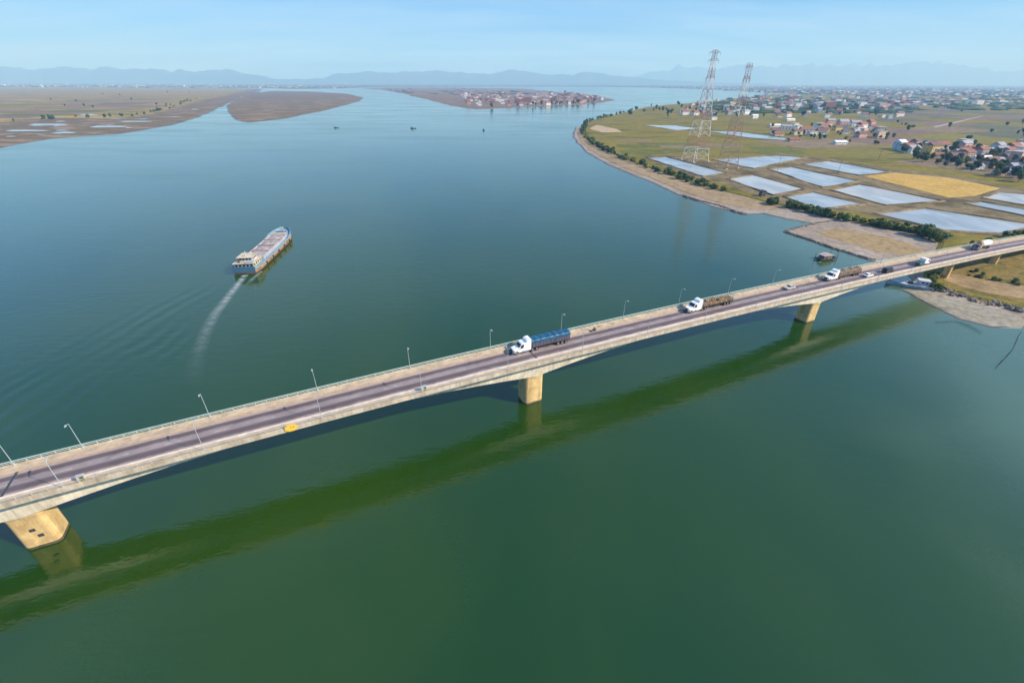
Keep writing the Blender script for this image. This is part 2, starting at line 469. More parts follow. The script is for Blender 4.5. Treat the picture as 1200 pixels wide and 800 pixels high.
def wobble(pts, step=0.03, amp=0.006, closed=True, seed=0.0):
    """fractal shore: subdivide and push sideways, in proportion to the distance from the drone"""
    outp = []
    n = len(pts)
    for i in range(n if closed else n - 1):
        a, b = pts[i], pts[(i + 1) % n]
        r = max(150.0, ((a + b) / 2).length)
        k = max(1, min(40, int((b - a).length / (r * step))))
        d = (b - a); nr = Vector((-d.y, d.x)).normalized() if d.length > 0 else Vector((0, 0))
        for j in range(k):
            p = a + d * (j / k)
            q = Vector((p.x, p.y, seed)) / (r * 0.05)
            f = noise.fractal(q, 0.9, 2.0, 4)
            outp.append(Vector((p.x, p.y)) + Vector((nr.x, nr.y)) * f * amp * r)
    if not closed:
        outp.append(pts[-1].to_2d())
    return outp

def sheet(name, pts, z, mat, skirt=0.0, drop=0.0, kind='structure', label=None):
    """a piece of ground: flat top, and a sloping bank of the given width and drop all round"""
    pts = [Vector((p.x, p.y)) for p in pts]
    if poly_area(pts) < 0: pts.reverse()
    bm = bmesh.new()
    top = [bm.verts.new((p.x, p.y, z)) for p in pts]
    f = bm.faces.new(top)
    if drop:
        n = len(pts); outer = []
        for i in range(n):
            a, b, c = pts[i - 1], pts[i], pts[(i + 1) % n]
            t = (c - a); nr = Vector((t.y, -t.x)).normalized() if t.length > 1e-6 else Vector((0, 0))
            outer.append(bm.verts.new((b.x + nr.x * skirt, b.y + nr.y * skirt, z - drop)))
        for i in range(n):
            j = (i + 1) % n
            bm.faces.new((top[j], top[i], outer[i], outer[j]))
    f.normal_update()
    bmesh.ops.triangulate(bm, faces=[f], ngon_method='EAR_CLIP')
    me = bpy.data.meshes.new(name); bm.to_mesh(me); bm.free()
    me.materials.append(mat)
    o = put(name, me)
    if kind: o['kind'] = kind
    if label: o['label'] = label
    return o

def pxs(l, z=0.0):
    return [at(x, y, z).to_2d() for x, y in l]

# ---------------------------------------------------------------- water
ship_stern = Vector((-127.0, 203.0)); ship_dir = Vector((-0.115, 0.993)).normalized()
wake_arms = [(Vector((-132, 205)), at(0, 492).to_2d(), 0.34, 6.5, 22.0),
             (Vector((-130, 200)), at(60, 520).to_2d(), 0.14, 5.5, 14.0),
             (Vector((-123, 205)), at(560, 470).to_2d(), 0.10, 7.0, 18.0)]
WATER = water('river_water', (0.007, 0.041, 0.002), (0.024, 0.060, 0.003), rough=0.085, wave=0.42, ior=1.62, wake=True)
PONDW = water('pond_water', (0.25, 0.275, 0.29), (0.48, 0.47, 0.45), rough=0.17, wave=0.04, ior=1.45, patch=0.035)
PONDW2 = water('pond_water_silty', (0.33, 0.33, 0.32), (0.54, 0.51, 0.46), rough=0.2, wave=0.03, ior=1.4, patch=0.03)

BIG = 30000.0
rv = MB()
rv.add([(-BIG, -1200, 0), (BIG, -1200, 0), (BIG, BIG, 0), (-BIG, BIG, 0)], [(0, 1, 2, 3)])
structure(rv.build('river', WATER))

# ---------------------------------------------------------------- land
MUD = ground('mud', [(0.13, 0.085, 0.065), (0.20, 0.125, 0.09), (0.13, 0.11, 0.055), (0.32, 0.225, 0.155), (0.19, 0.12, 0.085)], big=0.012, small=0.12, stretch=(1, 2.5, 1))
SPITM = ground('pale_mud', [(0.20, 0.155, 0.12), (0.32, 0.26, 0.21), (0.40, 0.345, 0.30)], big=0.03, small=0.3)
SAND = ground('sand', [(0.22, 0.19, 0.13), (0.30, 0.27, 0.21), (0.33, 0.31, 0.26)], big=0.05, small=0.4)
GRASS = ground('grassland', [(0.29, 0.18, 0.055), (0.17, 0.14, 0.022), (0.22, 0.175, 0.030), (0.10, 0.10, 0.014), (0.30, 0.19, 0.065)], big=0.010, small=0.16, stretch=(1, 1.9, 1), rot=R(15))
LGRASS = ground('marsh_grass', [(0.24, 0.14, 0.09), (0.20, 0.16, 0.045), (0.32, 0.23, 0.10), (0.13, 0.12, 0.035), (0.27, 0.165, 0.11)], big=0.006, small=0.05, stretch=(1, 2.8, 1))
PLAIN = ground('plain', [(0.10, 0.10, 0.05), (0.17, 0.13, 0.09), (0.08, 0.10, 0.045), (0.20, 0.15, 0.11), (0.12, 0.13, 0.055)], big=0.0016, small=0.012, stretch=(1, 1.8, 1))
DIRT = ground('dirt', [(0.24, 0.165, 0.085), (0.34, 0.245, 0.13), (0.28, 0.20, 0.11)], big=0.03, small=0.3)
DIKE = ground('dike_earth', [(0.06, 0.048, 0.025), (0.13, 0.10, 0.05), (0.26, 0.20, 0.11), (0.09, 0.08, 0.03)], big=0.03, small=0.25)
GOLD = ground('ripe_rice', [(0.42, 0.26, 0.055), (0.52, 0.34, 0.09), (0.46, 0.29, 0.075)], big=0.03, small=0.4, rough=0.9)

WETMUD = ground('wet_mud', [(0.055, 0.042, 0.034), (0.09, 0.068, 0.055), (0.13, 0.10, 0.08)], big=0.02, small=0.2, rough=0.35)
def wet_margin(poly, seed, k=0.005, z=0.10):
    """dark wet ground just above the waterline, a little outside the dry edge"""
    pts = [Vector((p.x, p.y)) for p in wobble(poly, seed=seed, amp=0.004)]
    if poly_area(pts) < 0: pts.reverse()
    n = len(pts); outp = []
    for i in range(n):
        t_ = pts[(i + 1) % n] - pts[i - 1]
        nr = Vector((t_.y, -t_.x)).normalized() if t_.length > 1e-6 else Vector((0, 0))
        r_ = max(150.0, pts[i].length)
        outp.append(pts[i] + nr * r_ * k * (0.55 + 0.9 * abs(noise.noise(Vector((pts[i].x, pts[i].y, seed)) / (r_ * 0.06)))))
    sheet('wet_margin', outp, z, WETMUD, 2, 0.35)
left_mud = pxs([(-300, 225), (-60, 190), (0, 175), (30, 169), (60, 164), (100, 161), (140, 158), (170, 153), (200, 148), (233, 138), (253, 128), (267, 121.5), (285, 114),
                (300, 109), (305, 105.2), (200, 104.6), (0, 104.6), (-500, 104.6), (-1200, 120)])
wet_margin(left_mud, 1.0)
sheet('mudflat', wobble(left_mud, seed=1.0), 0.30, MUD, 3, 0.8)
lobe = pxs([(268, 126), (272, 136), (280, 142), (292, 144.5), (333, 140), (377, 130.5), (420, 119.5), (425, 115), (405, 110.5), (360, 108), (320, 107.5), (292, 112), (275, 120)])
wet_margin(lobe, 2.0, 0.004, 0.12)
sheet('mudflat', wobble(lobe, seed=2.0), 0.36, MUD, 4, 0.8)
lg = pxs([(-300, 182), (-60, 158), (0, 146), (40, 141), (80, 140), (120, 141), (165, 138), (200, 129), (235, 119), (262, 113), (282, 108.5), (290, 105.6), (200, 105), (0, 105), (-450, 105), (-1100, 122)])
LG = wobble(lg, seed=3.0, amp=0.012)
sheet('marsh_meadow', LG, 0.85, LGRASS, 6, 0.8)
lt = pxs([(292, 110), (320, 108.2), (360, 108.7), (400, 111), (415, 114), (380, 117), (330, 117), (296, 119)])
sheet('marsh_meadow', wobble(lt, seed=3.5, amp=0.01), 0.8, ground('lobe_grass', [(0.20, 0.13, 0.10), (0.15, 0.115, 0.07), (0.24, 0.16, 0.12)], big=0.006, small=0.05, stretch=(1, 2, 1)), 6, 0.5)
# standing water left by the tide on the left flats
for (x0, x1, y, h) in ((35, 82, 148, 2.2), (8, 60, 155, 1.6), (62, 92, 157.5, 1.6), (108, 152, 150, 1.8), (92, 120, 136.5, 1.4), (140, 180, 144, 1.0)):
    mid = (x0 + x1) / 2
    pts = pxs([(x0, y + .4), (x0 + 6, y - h / 2), (mid, y - h * .6), (x1 - 8, y - h * .5), (x1, y), (x1 - 12, y + h * .45), (mid, y + h * .35), (x0 + 8, y + h * .6)])
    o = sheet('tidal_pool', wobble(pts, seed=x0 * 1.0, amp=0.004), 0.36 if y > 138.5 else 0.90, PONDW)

pr_ = random.Random(44)
for k in range(34):
    y = pr_.uniform(126, 163); x = pr_.uniform(0, 235); wd = pr_.uniform(6, 26); h = pr_.uniform(.5, 1.1)
    pts = pxs([(x, y), (x + wd * .3, y - h * .6), (x + wd * .7, y - h * .4), (x + wd, y - .1), (x + wd * .6, y + h * .3), (x + wd * .25, y + h * .4)])
    LM = [Vector((p.x, p.y)) for p in left_mud]
    if not all(inside(p, LM) for p in pts): continue
    onland = any(inside(p, LG) for p in pts)
    if onland and pr_.random() < .6: continue
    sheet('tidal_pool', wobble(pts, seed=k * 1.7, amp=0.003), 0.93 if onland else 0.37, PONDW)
plain = pxs([(-2500, 104.3), (-600, 104.3), (0, 104.1), (250, 104.0), (312, 104.3), (345, 105.2), (400, 104.3), (423, 103.3), (450, 102.6), (560, 101.9), (620, 101.5), (700, 101.5), (780, 102.7), (830, 104.2),
             (872, 106.4), (905, 108.5), (950, 110)]) + [Vector((12000, 2600)), Vector((27000, 8000)), Vector((27000, 29000)), Vector((-27000, 29000)), Vector((-27000, 9000))]
sheet('plain', wobble(plain, seed=4.0, amp=0.004), 1.0, PLAIN, 10, 1.4)

isle = pxs([(424, 104.2), (448, 105.8), (473, 110), (490, 114), (507, 118), (533, 124.5), (560, 128), (613, 125.5), (673, 122.5), (706, 119.5), (720, 117.2), (700, 112.5), (647, 107.6), (613, 104.2), (540, 103.2), (470, 103.2)])
ISLE = wobble(isle, seed=5.0, amp=0.006)
sheet('island', ISLE, 1.1, ground('island_soil', [(0.10, 0.11, 0.05), (0.18, 0.12, 0.09), (0.22, 0.16, 0.12), (0.09, 0.10, 0.045)], big=0.004, small=0.03, stretch=(1, 1.6, 1)), 12, 1.5)

rmud = pxs([(676, 149), (673, 156), (673.5, 161), (678, 167), (688, 177.5), (707, 189), (738, 203), (767, 214), (795, 227), (840, 242), (872, 250), (895, 249), (925, 256), (958, 261),
            (930, 267), (921, 271), (960, 284.5), (1000, 297), (1022, 304), (1045, 309), (1066, 318), (1078, 332), (1088, 346), (1118, 352), (1160, 361), (1196, 371), (1300, 400), (1500, 455)]) + \
    [Vector((500, 60)), Vector((620, 420)), Vector((300, 800))]
wet_margin(rmud, 6.0, 0.0045)
sheet('mudflat', wobble(rmud, seed=6.0, amp=0.003), 0.28, SPITM, 1.5, 0.7)
sandbar = pxs([(1064, 340), (1080, 347.5), (1096, 355), (1128, 371), (1160, 379.5), (1190, 380.5), (1197, 374), (1192, 368), (1150, 357), (1118, 350), (1096, 341)])
wet_margin(sandbar, 7.0, 0.008, 0.13)
sheet('sandbar', wobble(sandbar, seed=7.0, amp=0.002), 0.33, SAND, 4, 0.55)
rg = pxs([(950, 110.3), (905, 110), (872, 114), (845, 117), (812, 120.5), (780, 123), (756, 125.8), (739, 130.5), (720, 135), (694, 141.5), (683, 146), (681, 153), (687, 161), (700, 170), (719, 180), (755, 194), (793, 207),
          (845, 222.5), (880, 231), (905, 238), (932, 243), (975, 254), (1037, 265), (1095, 277), (1108, 285), (1102, 300), (1092, 316), (1090, 330), (1108, 338), (1124, 342), (1138, 348), (1165, 353), (1200, 361), (1300, 385), (1500, 430)])
RGW = wobble(rg, seed=8.0, amp=0.0025, closed=False) + [Vector((700, 60)), Vector((9000, 200)), Vector((14000, 3200)), Vector((9000, 4400))]
sheet('grassland', RGW, 1.2, GRASS, 3.0, 1.1)
# sandy slope between the shrubs and the river on the right
strip = pxs([(680, 150), (677, 158), (681, 166), (692, 176), (711, 187), (741, 200), (770, 211), (800, 224), (845, 238), (880, 244), (915, 246), (905, 240), (880, 233), (845, 225), (793, 209), (755, 196), (719, 182), (697, 170), (686, 161)])
sheet('river_bank', wobble(strip, seed=9.0, amp=0.002), 0.62, ground('bank_soil', [(0.27, 0.19, 0.10), (0.34, 0.25, 0.15), (0.22, 0.16, 0.08)], big=0.03, small=0.2), 1.5, 0.45)
# drier patch on the spit, tan track on the near bank, light road over the plain
sheet('dry_mud', wobble(pxs([(962, 272), (985, 268), (1030, 276), (1065, 285), (1082, 293), (1060, 297), (1030, 294), (1000, 284), (972, 277)]), seed=10, amp=0.003), 0.45, DIRT, 3, 0.2)
sheet('dirt_track', wobble(pxs([(1112, 322), (1135, 325), (1165, 332), (1210, 339), (1300, 356), (1300, 372), (1205, 351), (1160, 345), (1130, 338), (1108, 330)]), seed=11, amp=0.003), 1.23, DIRT, 1, 0.02)
sheet('bank_scrub', wobble(pxs([(1112, 300), (1140, 297), (1200, 289), (1320, 280), (1400, 380), (1300, 380), (1200, 357), (1165, 350), (1138, 345), (1110, 336), (1098, 326)]), seed=13, amp=0.002), 1.215, ground('scrub_ground', [(0.30, 0.20, 0.085), (0.14, 0.12, 0.025), (0.24, 0.17, 0.055), (0.10, 0.095, 0.02), (0.27, 0.185, 0.075)], big=0.07, small=0.6))
sheet('country_road', pxs([(1093, 148.0), (1120, 142.2), (1152, 134.8), (1153, 135.1), (1122, 142.9), (1097, 148.6)]), 1.27, paint('pale_road', (0.36, 0.31, 0.26), 0.9), 0)

# ---------------------------------------------------------------- fish ponds with their dikes, and fields
PONDS = {
    'long fish pond behind the shoreline shrubs below the power towers': [(762, 185.5), (784, 184.5), (849, 201.5), (822, 205.5)],
    'broad pale fish pond just right of the near tower': [(840, 187.5), (909, 182.5), (941, 184.5), (886, 196)],
    'fish pond beside the small dark hut': [(858, 210), (886, 205.5), (938, 219.5), (903, 227)],
    'fish pond in the middle of the pond block': [(905, 198.5), (931, 196), (1003, 210.5), (962, 217.5)],
    'rear fish pond touching the golden rice field': [(944, 192.5), (976, 189), (1040, 199.5), (1004, 203.5)],
    'fish pond in front of the golden rice field': [(979, 223), (1011, 216), (1101, 233.5), (1036, 238.5)],
    'small fish pond next to the spit': [(924, 231), (957, 225.5), (1008, 237.5), (963, 243)],
    'largest fish pond, behind the bridge end': [(1032, 250.5), (1088, 244), (1215, 262), (1168, 271), (1108, 267.5)],
    'fish pond right of the golden rice field': [(1157, 232), (1176, 225), (1230, 229), (1230, 243)],
    'narrow fish pond at the right edge of the view': [(1138, 238.5), (1154, 236), (1240, 250), (1240, 259)],
    'thin far fish pond in front of the white houses': [(832, 154), (866, 154.5), (919, 160), (917, 163), (880, 160)],
    'thin far fish pond left of the power towers': [(757, 147), (790, 147.5), (818, 149.5), (790, 151.5)],
}
pond_polys = []
TERR = ground('pond_terrace', [(0.07, 0.055, 0.03), (0.13, 0.10, 0.05), (0.24, 0.18, 0.10), (0.12, 0.11, 0.035)], big=0.035, small=0.25, stretch=(1, 1, 1))
sheet('pond_terrace', wobble(pxs([(752, 183), (792, 181), (836, 189), (848, 184.5), (915, 179.5), (980, 186), (1045, 197), (1115, 204), (1182, 218), (1260, 228), (1300, 262), (1172, 275), (1105, 271), (1026, 253), (1000, 246), (958, 246.5), (912, 236), (885, 228), (850, 215), (815, 208.5), (785, 199)], 1.2), seed=61, amp=0.0015), 1.225, TERR)
def dike_ridge(pts, z, wd, h):
    m = MB(); n = len(pts); rings = []
    for i in range(n):
        a, b, c = pts[i - 1], pts[i], pts[(i + 1) % n]
        t1 = (b - a).normalized(); t2 = (c - b).normalized()
        nr = Vector((t1.y + t2.y, -t1.x - t2.x)).normalized()
        k = 0.75 + 0.5 * noise.noise(Vector((b.x * .05, b.y * .05, 3)))
        rings.append([(b.x + nr.x * o, b.y + nr.y * o, z + hh) for o, hh in ((-wd * .15, -.05), (wd * .3, h * k), (wd * .7, h * k), (wd * 1.2, -.05))])
    rings.append(rings[0])
    m.loft(rings, 0, cap=False, closed=False)
    return m
for lab, pl in PONDS.items():
    cxp = sum(q[0] for q in pl) / len(pl); cyp = sum(q[1] for q in pl) / len(pl)
    pl = [(x + (2.8 if x > cxp else -2.8), y + (.85 if y > cyp else -.85)) for x, y in pl]
    pts = wobble(pxs(pl, 1.2), step=0.012, amp=0.0012, seed=len(pl) + pl[0][0])
    pts = [Vector((p.x, p.y)) for p in pts]
    if poly_area(pts) < 0: pts.reverse()
    pond_polys.append(pts)
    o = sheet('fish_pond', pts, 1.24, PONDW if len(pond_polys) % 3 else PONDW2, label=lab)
    near = pts[0].length < 650
    structure(dike_ridge(pts, 1.23, 2.8 if near else 2.2, 0.9 if near else 0.7).build('dike', DIKE))
gold = wobble(pxs([(1014, 205.5), (1050, 201.5), (1115, 207.5), (1172, 219), (1142, 228), (1112, 230)], 1.2), step=0.02, amp=0.001, seed=21)
sheet('rice_field', gold, 1.45, GOLD, 1.0, 0.3, label='golden ripe rice field among the fish ponds')
pond_polys.append(gold)
sheet('bare_field', wobble(pxs([(690, 151), (700, 147), (725, 152), (729, 155.5), (705, 156)]), seed=23), 1.25, ground('bare_sand', [(0.40, 0.29, 0.17), (0.5, 0.38, 0.25)], big=.02))
# patchwork of fields on the plains
FIELD = [ground('field_%s' % k, [tuple(v * 0.82 for v in c), c, tuple(min(1, v * 1.15) for v in c)], big=0.01, small=0.08, stretch=(1, 2, 1))
         for k, c in (('green', (0.12, 0.135, 0.03)), ('tan', (0.22, 0.165, 0.10)), ('pink_brown', (0.20, 0.135, 0.105)), ('olive', (0.19, 0.165, 0.035)), ('grey_green', (0.12, 0.125, 0.075)))]
GOLDF = ground('dry_reed', [(0.30, 0.21, 0.07), (0.38, 0.28, 0.10), (0.34, 0.24, 0.10)], big=0.01, small=0.08)
fr = random.Random(5)
def fields(x0, x1, y0, y1, dx, dy, rot, test, z, mats, keep):
    c, s_ = math.cos(rot), math.sin(rot)
    nx, ny = int((x1 - x0) / dx), int((y1 - y0) / dy)
    for i in range(nx):
        for j in range(ny):
            if fr.random() > keep: continue
            ax, ay = x0 + i * dx, y0 + j * dy
            q = [Vector((ax + a * dx, ay + b * dy)) for a, b in ((.02, .03), (.98, .03), (.98, .96), (.02, .96))]
            mid = Vector(((x0 + x1) / 2, (y0 + y1) / 2))
            q = [mid + Vector(((p.x - mid.x) * c - (p.y - mid.y) * s_, (p.x - mid.x) * s_ + (p.y - mid.y) * c)) for p in q]
            if all(test(p) for p in q):
                sheet('field', q, z + fr.random() * 0.02, fr.choice(mats))
okr = lambda p: inside(p, RGW) and not any(inside(p, pp) for pp in pond_polys) and p.x > 0.20 * p.y
fields(100, 2400, 560, 3000, 150, 105, R(18), lambda p: okr(p) and p.y < 2900 and (p.x > 0.62 * p.y or p.y < 820), 1.24, [FIELD[1], FIELD[2], FIELD[4], FIELD[3], FIELD[2]], 0.8)
fields(90, 420, 600, 800, 60, 34, R(-8), lambda p: inside(p, RGW) and not any(inside(p, pp) for pp in pond_polys), 1.25, [FIELD[3], FIELD[0], FIELD[3], FIELD[1]], 0.55)
fields(-2600, -500, 800, 2600, 170, 90, R(8), lambda p: inside(p, LG), 0.88, [FIELD[1], FIELD[2], FIELD[3], FIELD[2], GOLDF, FIELD[0]], 0.62)

# ---------------------------------------------------------------- hills on the horizon
HILLM = ground('hill_forest', [(0.05, 0.07, 0.035), (0.08, 0.10, 0.05), (0.10, 0.10, 0.06)], big=0.002, small=0.01)
def hills(prof, dist, depth, seed, label):
    """prof: photograph column -> ridge row; built as a range of hills of real height at that distance"""
    m = MB(); xs = []
    x = prof[0][0]
    while x <= prof[-1][0]:
        xs.append(x); x += 4
    rings = []
    for x in xs:
        for (a, b) in zip(prof, prof[1:]):
            if a[0] <= x <= b[0]:
                t = (x - a[0]) / (b[0] - a[0]); t = t * t * (3 - 2 * t); y = a[1] + (b[1] - a[1]) * t
        u, v = x - 600, y - 400
        D, F = FPX * SP + v * CP, FPX * CP - v * SP
        zt = max(5, CAM_H - D / F * dist)
        X = u / F * dist
        ring = []
        for k in range(13):
            q = k / 12
            dd = (q - 0.5) * depth
            base = math.sin(math.pi * q) ** 1.3
            nz_ = noise.fractal(Vector((X / 900, (dist + dd) / 900, seed)), 0.9, 2.1, 5)
            rd = 1 - abs(noise.noise(Vector((X / 700, q * 2.2, seed * 3)))) * 2
            h = 0.74 * zt * base * (1 + 0.40 * nz_ * (0.35 + abs(q - .5) * 1.6)) + zt * 0.12 * noise.fractal(Vector((X / 420, q * 3, seed)), 0.8, 2.2, 4) + zt * .10 * rd * base
            if k in (0, 12): h = -2
            ring.append((X * (1 + dd / dist), dist + dd, h))
        rings.append(ring)
    m.loft(rings, 0, cap=False, closed=False)
    o = m.build('hills', HILLM, smooth=True)
    o['kind'] = 'structure'; o['label'] = label
hills([(-260, 90), (-120, 80), (0, 78), (40, 80), (75, 76), (100, 79), (125, 75.5), (150, 80), (165, 77), (200, 81), (240, 81), (262, 79), (290, 86), (330, 92), (390, 95)], 19000, 3800, 1.0, 'blue forested hills along the left horizon')
hills([(340, 95), (376, 91), (395, 85.5), (430, 81), (470, 82.5), (525, 80), (560, 84), (605, 79.5), (640, 84), (690, 83), (730, 88), (790, 93), (850, 96), (900, 96.5)], 20500, 3800, 2.0, 'blue hill range on the middle horizon')
hills([(720, 93), (770, 80), (800, 73), (830, 76), (880, 71.5), (940, 70.5), (1010, 71), (1050, 69.5), (1090, 65), (1130, 70), (1180, 77), (1260, 80), (1400, 90)], 27000, 4000, 3.0, 'tall pale hill range fading on the right horizon')

# ---------------------------------------------------------------- the bridge
B0 = Vector((6.165, 104.78)); BD = Vector((0.90551, 0.42432)).normalized(); BN = Vector((BD.y, -BD.x))
NC = -1.7                     # centre line, metres towards the camera from the axis through the piers
def deck_z(s):
    if s < 300: return 15.5 - 7.5e-5 * (s + 5) ** 2
    return deck_z(299.9) - 0.0457 * (s - 299.9)
def bpt(s, n, z=0.0):
    p = B0 + BD * s + BN * n
    return Vector((p.x, p.y, deck_z(s) + z))
S0, S1 = -240.0, 400.0
PIERS = [-221.0, -109.4, 0.0, 120.05, 217.8, 262.0, 304.0, 346.0]
def depth(s):
    def hump(p, L, d1, d0): return d0 + (d1 - d0) * max(0.0, 1 - abs(s - p) / L) ** 2
    d = 2.3
    for p in PIERS[:4]:
        d = max(d, hump(p, 58.0, 6.1, 2.3))
    if s > 217.8: d = 2.0
    return d
br = thing('bridge', 'long haunched concrete box girder road bridge crossing the river on stout piers', 'bridge')
def along(prof, name, mat, s0=S0, s1=S1, step=3.0, smooth=False, mats=None):
    """profile (n, z) or function of s, carried along the deck's crest curve"""
    m = MB(); rings = []; k = max(1, int(round((s1 - s0) / step)))
    for i in range(k + 1):
        s = s0 + (s1 - s0) * i / k
        pr = prof(s) if callable(prof) else prof
        rings.append([bpt(s, NC + n, z) for n, z in pr])
    m.loft(rings)
    return m.build(name, mat, br, smooth)
HW = 6.0
# box girder, one length per span (cast joints at the piers)
ends = [S0] + PIERS[1:] + [S1]
for a, b in zip(ends, ends[1:]):
    along(lambda s: [(-3.6, -0.50), (-3.0, -depth(s)), (3.0, -depth(s)), (3.6, -0.50)], 'girder', WEBC, a + 0.02, b - 0.02, 2.5)
along([(-HW, -0.04), (-HW, -0.62), (-HW + .25, -0.62), (-HW + .26, -0.47), (-3.8, -0.62), (3.8, -0.62), (HW - .26, -0.47), (HW - .25, -0.62), (HW, -0.62), (HW, -0.04)], 'deck_slab', CONC)
# road surface with lane coordinates
m = MB(); k = 220
for i in range(k):
    sA, sB = S0 + (S1 - S0) * i / k, S0 + (S1 - S0) * (i + 1) / k
    m.add([bpt(sA, NC - 3.55, 0), bpt(sB, NC - 3.55, 0), bpt(sB, NC + 3.55, 0), bpt(sA, NC + 3.55, 0)], [(0, 1, 2, 3)])
road = m.build('road_surface', ASPH, br)
uvl = road.data.uv_layers.new(name='lane')
for p in road.data.polygons:
    for li in p.loop_indices:
        v = road.data.vertices[road.data.loops[li].vertex_index].co
        q = Vector((v.x, v.y)) - B0
        uvl.data[li].uv = (q.dot(BD) / 100, (q.dot(BN) - NC + 3.55) / 7.1)
for sg in (-1, 1):
    def S(pr): return [(sg * n, z) for n, z in (pr if sg > 0 else pr[::-1])]
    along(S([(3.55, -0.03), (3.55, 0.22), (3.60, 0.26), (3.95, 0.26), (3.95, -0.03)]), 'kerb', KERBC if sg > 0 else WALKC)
    along(S([(3.952, -0.03), (3.952, 0.20), (5.70, 0.17), (5.70, -0.03)]), 'sidewalk', WALKC2)
    along(S([(5.702, -0.035), (5.702, 0.42), (5.98, 0.42), (5.98, -0.035)]), 'parapet', CONC)
    # railing: two pipes on short posts, too thin to pick apart at this distance
    m = MB()
    for zz, rr in (((0.80, 0.05), (1.15, 0.07)) if sg < 0 else ((0.80, 0.03), (1.12, 0.04))):
        kk = 160; rings = []
        for i in range(kk + 1):
            s = S0 + (S1 - S0) * i / kk
            c = bpt(s, NC + sg * 5.84, zz)
            rings.append([c + Vector((BN.x * a, BN.y * a, b)) for a, b in ((-rr, -rr), (rr, -rr), (rr, rr), (-rr, rr))])
        m.loft(rings)
    s = S0 + 1
    while s < S1:
        c = bpt(s, NC + sg * 5.84, 0.40)
        m.tube(c, c + Vector((0, 0, 0.76)), 0.08 if sg < 0 else 0.05, 0.05, 4)
        s += 2.25
    m.build('railing', RAILM if sg < 0 else RAILC, br)
# faded dashed centre line and edge lines
m = MB(); s = S0 + 2
while s < S1 - 4:
    m.add([bpt(s, NC - .08, .005), bpt(s + 3, NC - .08, .005), bpt(s + 3, NC + .08, .005), bpt(s, NC + .08, .005)], [(0, 1, 2, 3)])
    s += 9
for n0 in (-3.05, 3.0):
    for i in range(160):
        a, b = S0 + (S1 - S0) * i / 160, S0 + (S1 - S0) * (i + 1) / 160
        m.add([bpt(a, NC + n0, .005), bpt(b, NC + n0, .005), bpt(b, NC + n0 + .12, .005), bpt(a, NC + n0 + .12, .005)], [(0, 1, 2, 3)])
m.build('road_marking', paint('worn_line_paint', (0.42, 0.39, 0.36), 0.8, var=0.3, scale=0.8), br)
# expansion joints over the piers
for p in PIERS:
    m = MB(); m.add([bpt(p - .25, NC - 3.5, .006), bpt(p + .25, NC - 3.5, .006), bpt(p + .25, NC + 3.5, .006), bpt(p - .25, NC + 3.5, .006)], [(0, 1, 2, 3)])
    m.build('expansion_joint', DARKM, br)

def round_rect(hx, hy, r, n=5):
    pts = []
    for cxx, cyy, a0 in ((hx - r, hy - r, 0), (-hx + r, hy - r, 90), (-hx + r, -hy + r, 180), (hx - r, -hy + r, 270)):
        for i in range(n + 1):
            a = R(a0 + 90 * i / n)
            pts.append((cxx + r * math.cos(a), cyy + r * math.sin(a)))
    return pts
for i, p in enumerate(PIERS):
    river = i < 4
    T, W = (2.9, 2.55) if river else (0.95, 1.3)
    top = deck_z(p) - depth(p) + 0.05
    m = MB(); rings = []
    for z, gx, gy in ((-0.8, 0, 0), (top - 1.2, 0, 0), (top - 0.3, 0.12, 0.1), (top, 0.12, 0.1)):
        rings.append([(B0 + BD * (p + x) + BN * (NC + y)).to_3d() + Vector((0, 0, z)) for x, y in round_rect(T + gx, W + gy, 1.1 if river else 0.5)])
    m.loft(rings)
    po = m.build('pier', PIERC, br)
    if river:
        # damp dark band at the waterline
        m = MB()
        m.loft([[(B0 + BD * (p + x) + BN * (NC + y)).to_3d() + Vector((0, 0, z)) for x, y in round_rect(T + .02, W + .02, 1.1)] for z in (-0.5, 0.55)])
        m.build('tide_band', paint('wet_concrete', (0.10, 0.085, 0.05), 0.5, var=0.3), po)
    if i == 1:
        for (dx, zz) in ((0.1, 4.7), (0.75, 3.0)):      # two small dark plates on the face towards the camera
            c = B0 + BD * (p + dx) + BN * (NC + W + 0.03)
            m = MB()
            q = [(-.45, -.35), (.45, -.35), (.45, .35), (-.45, .35)]
            m.loft([[(c + BD * a + BN * o).to_3d() + Vector((0, 0, zz + b)) for a, b in q] for o in (-.05, .04)])
            m.build('depth_mark', DARKM, po)

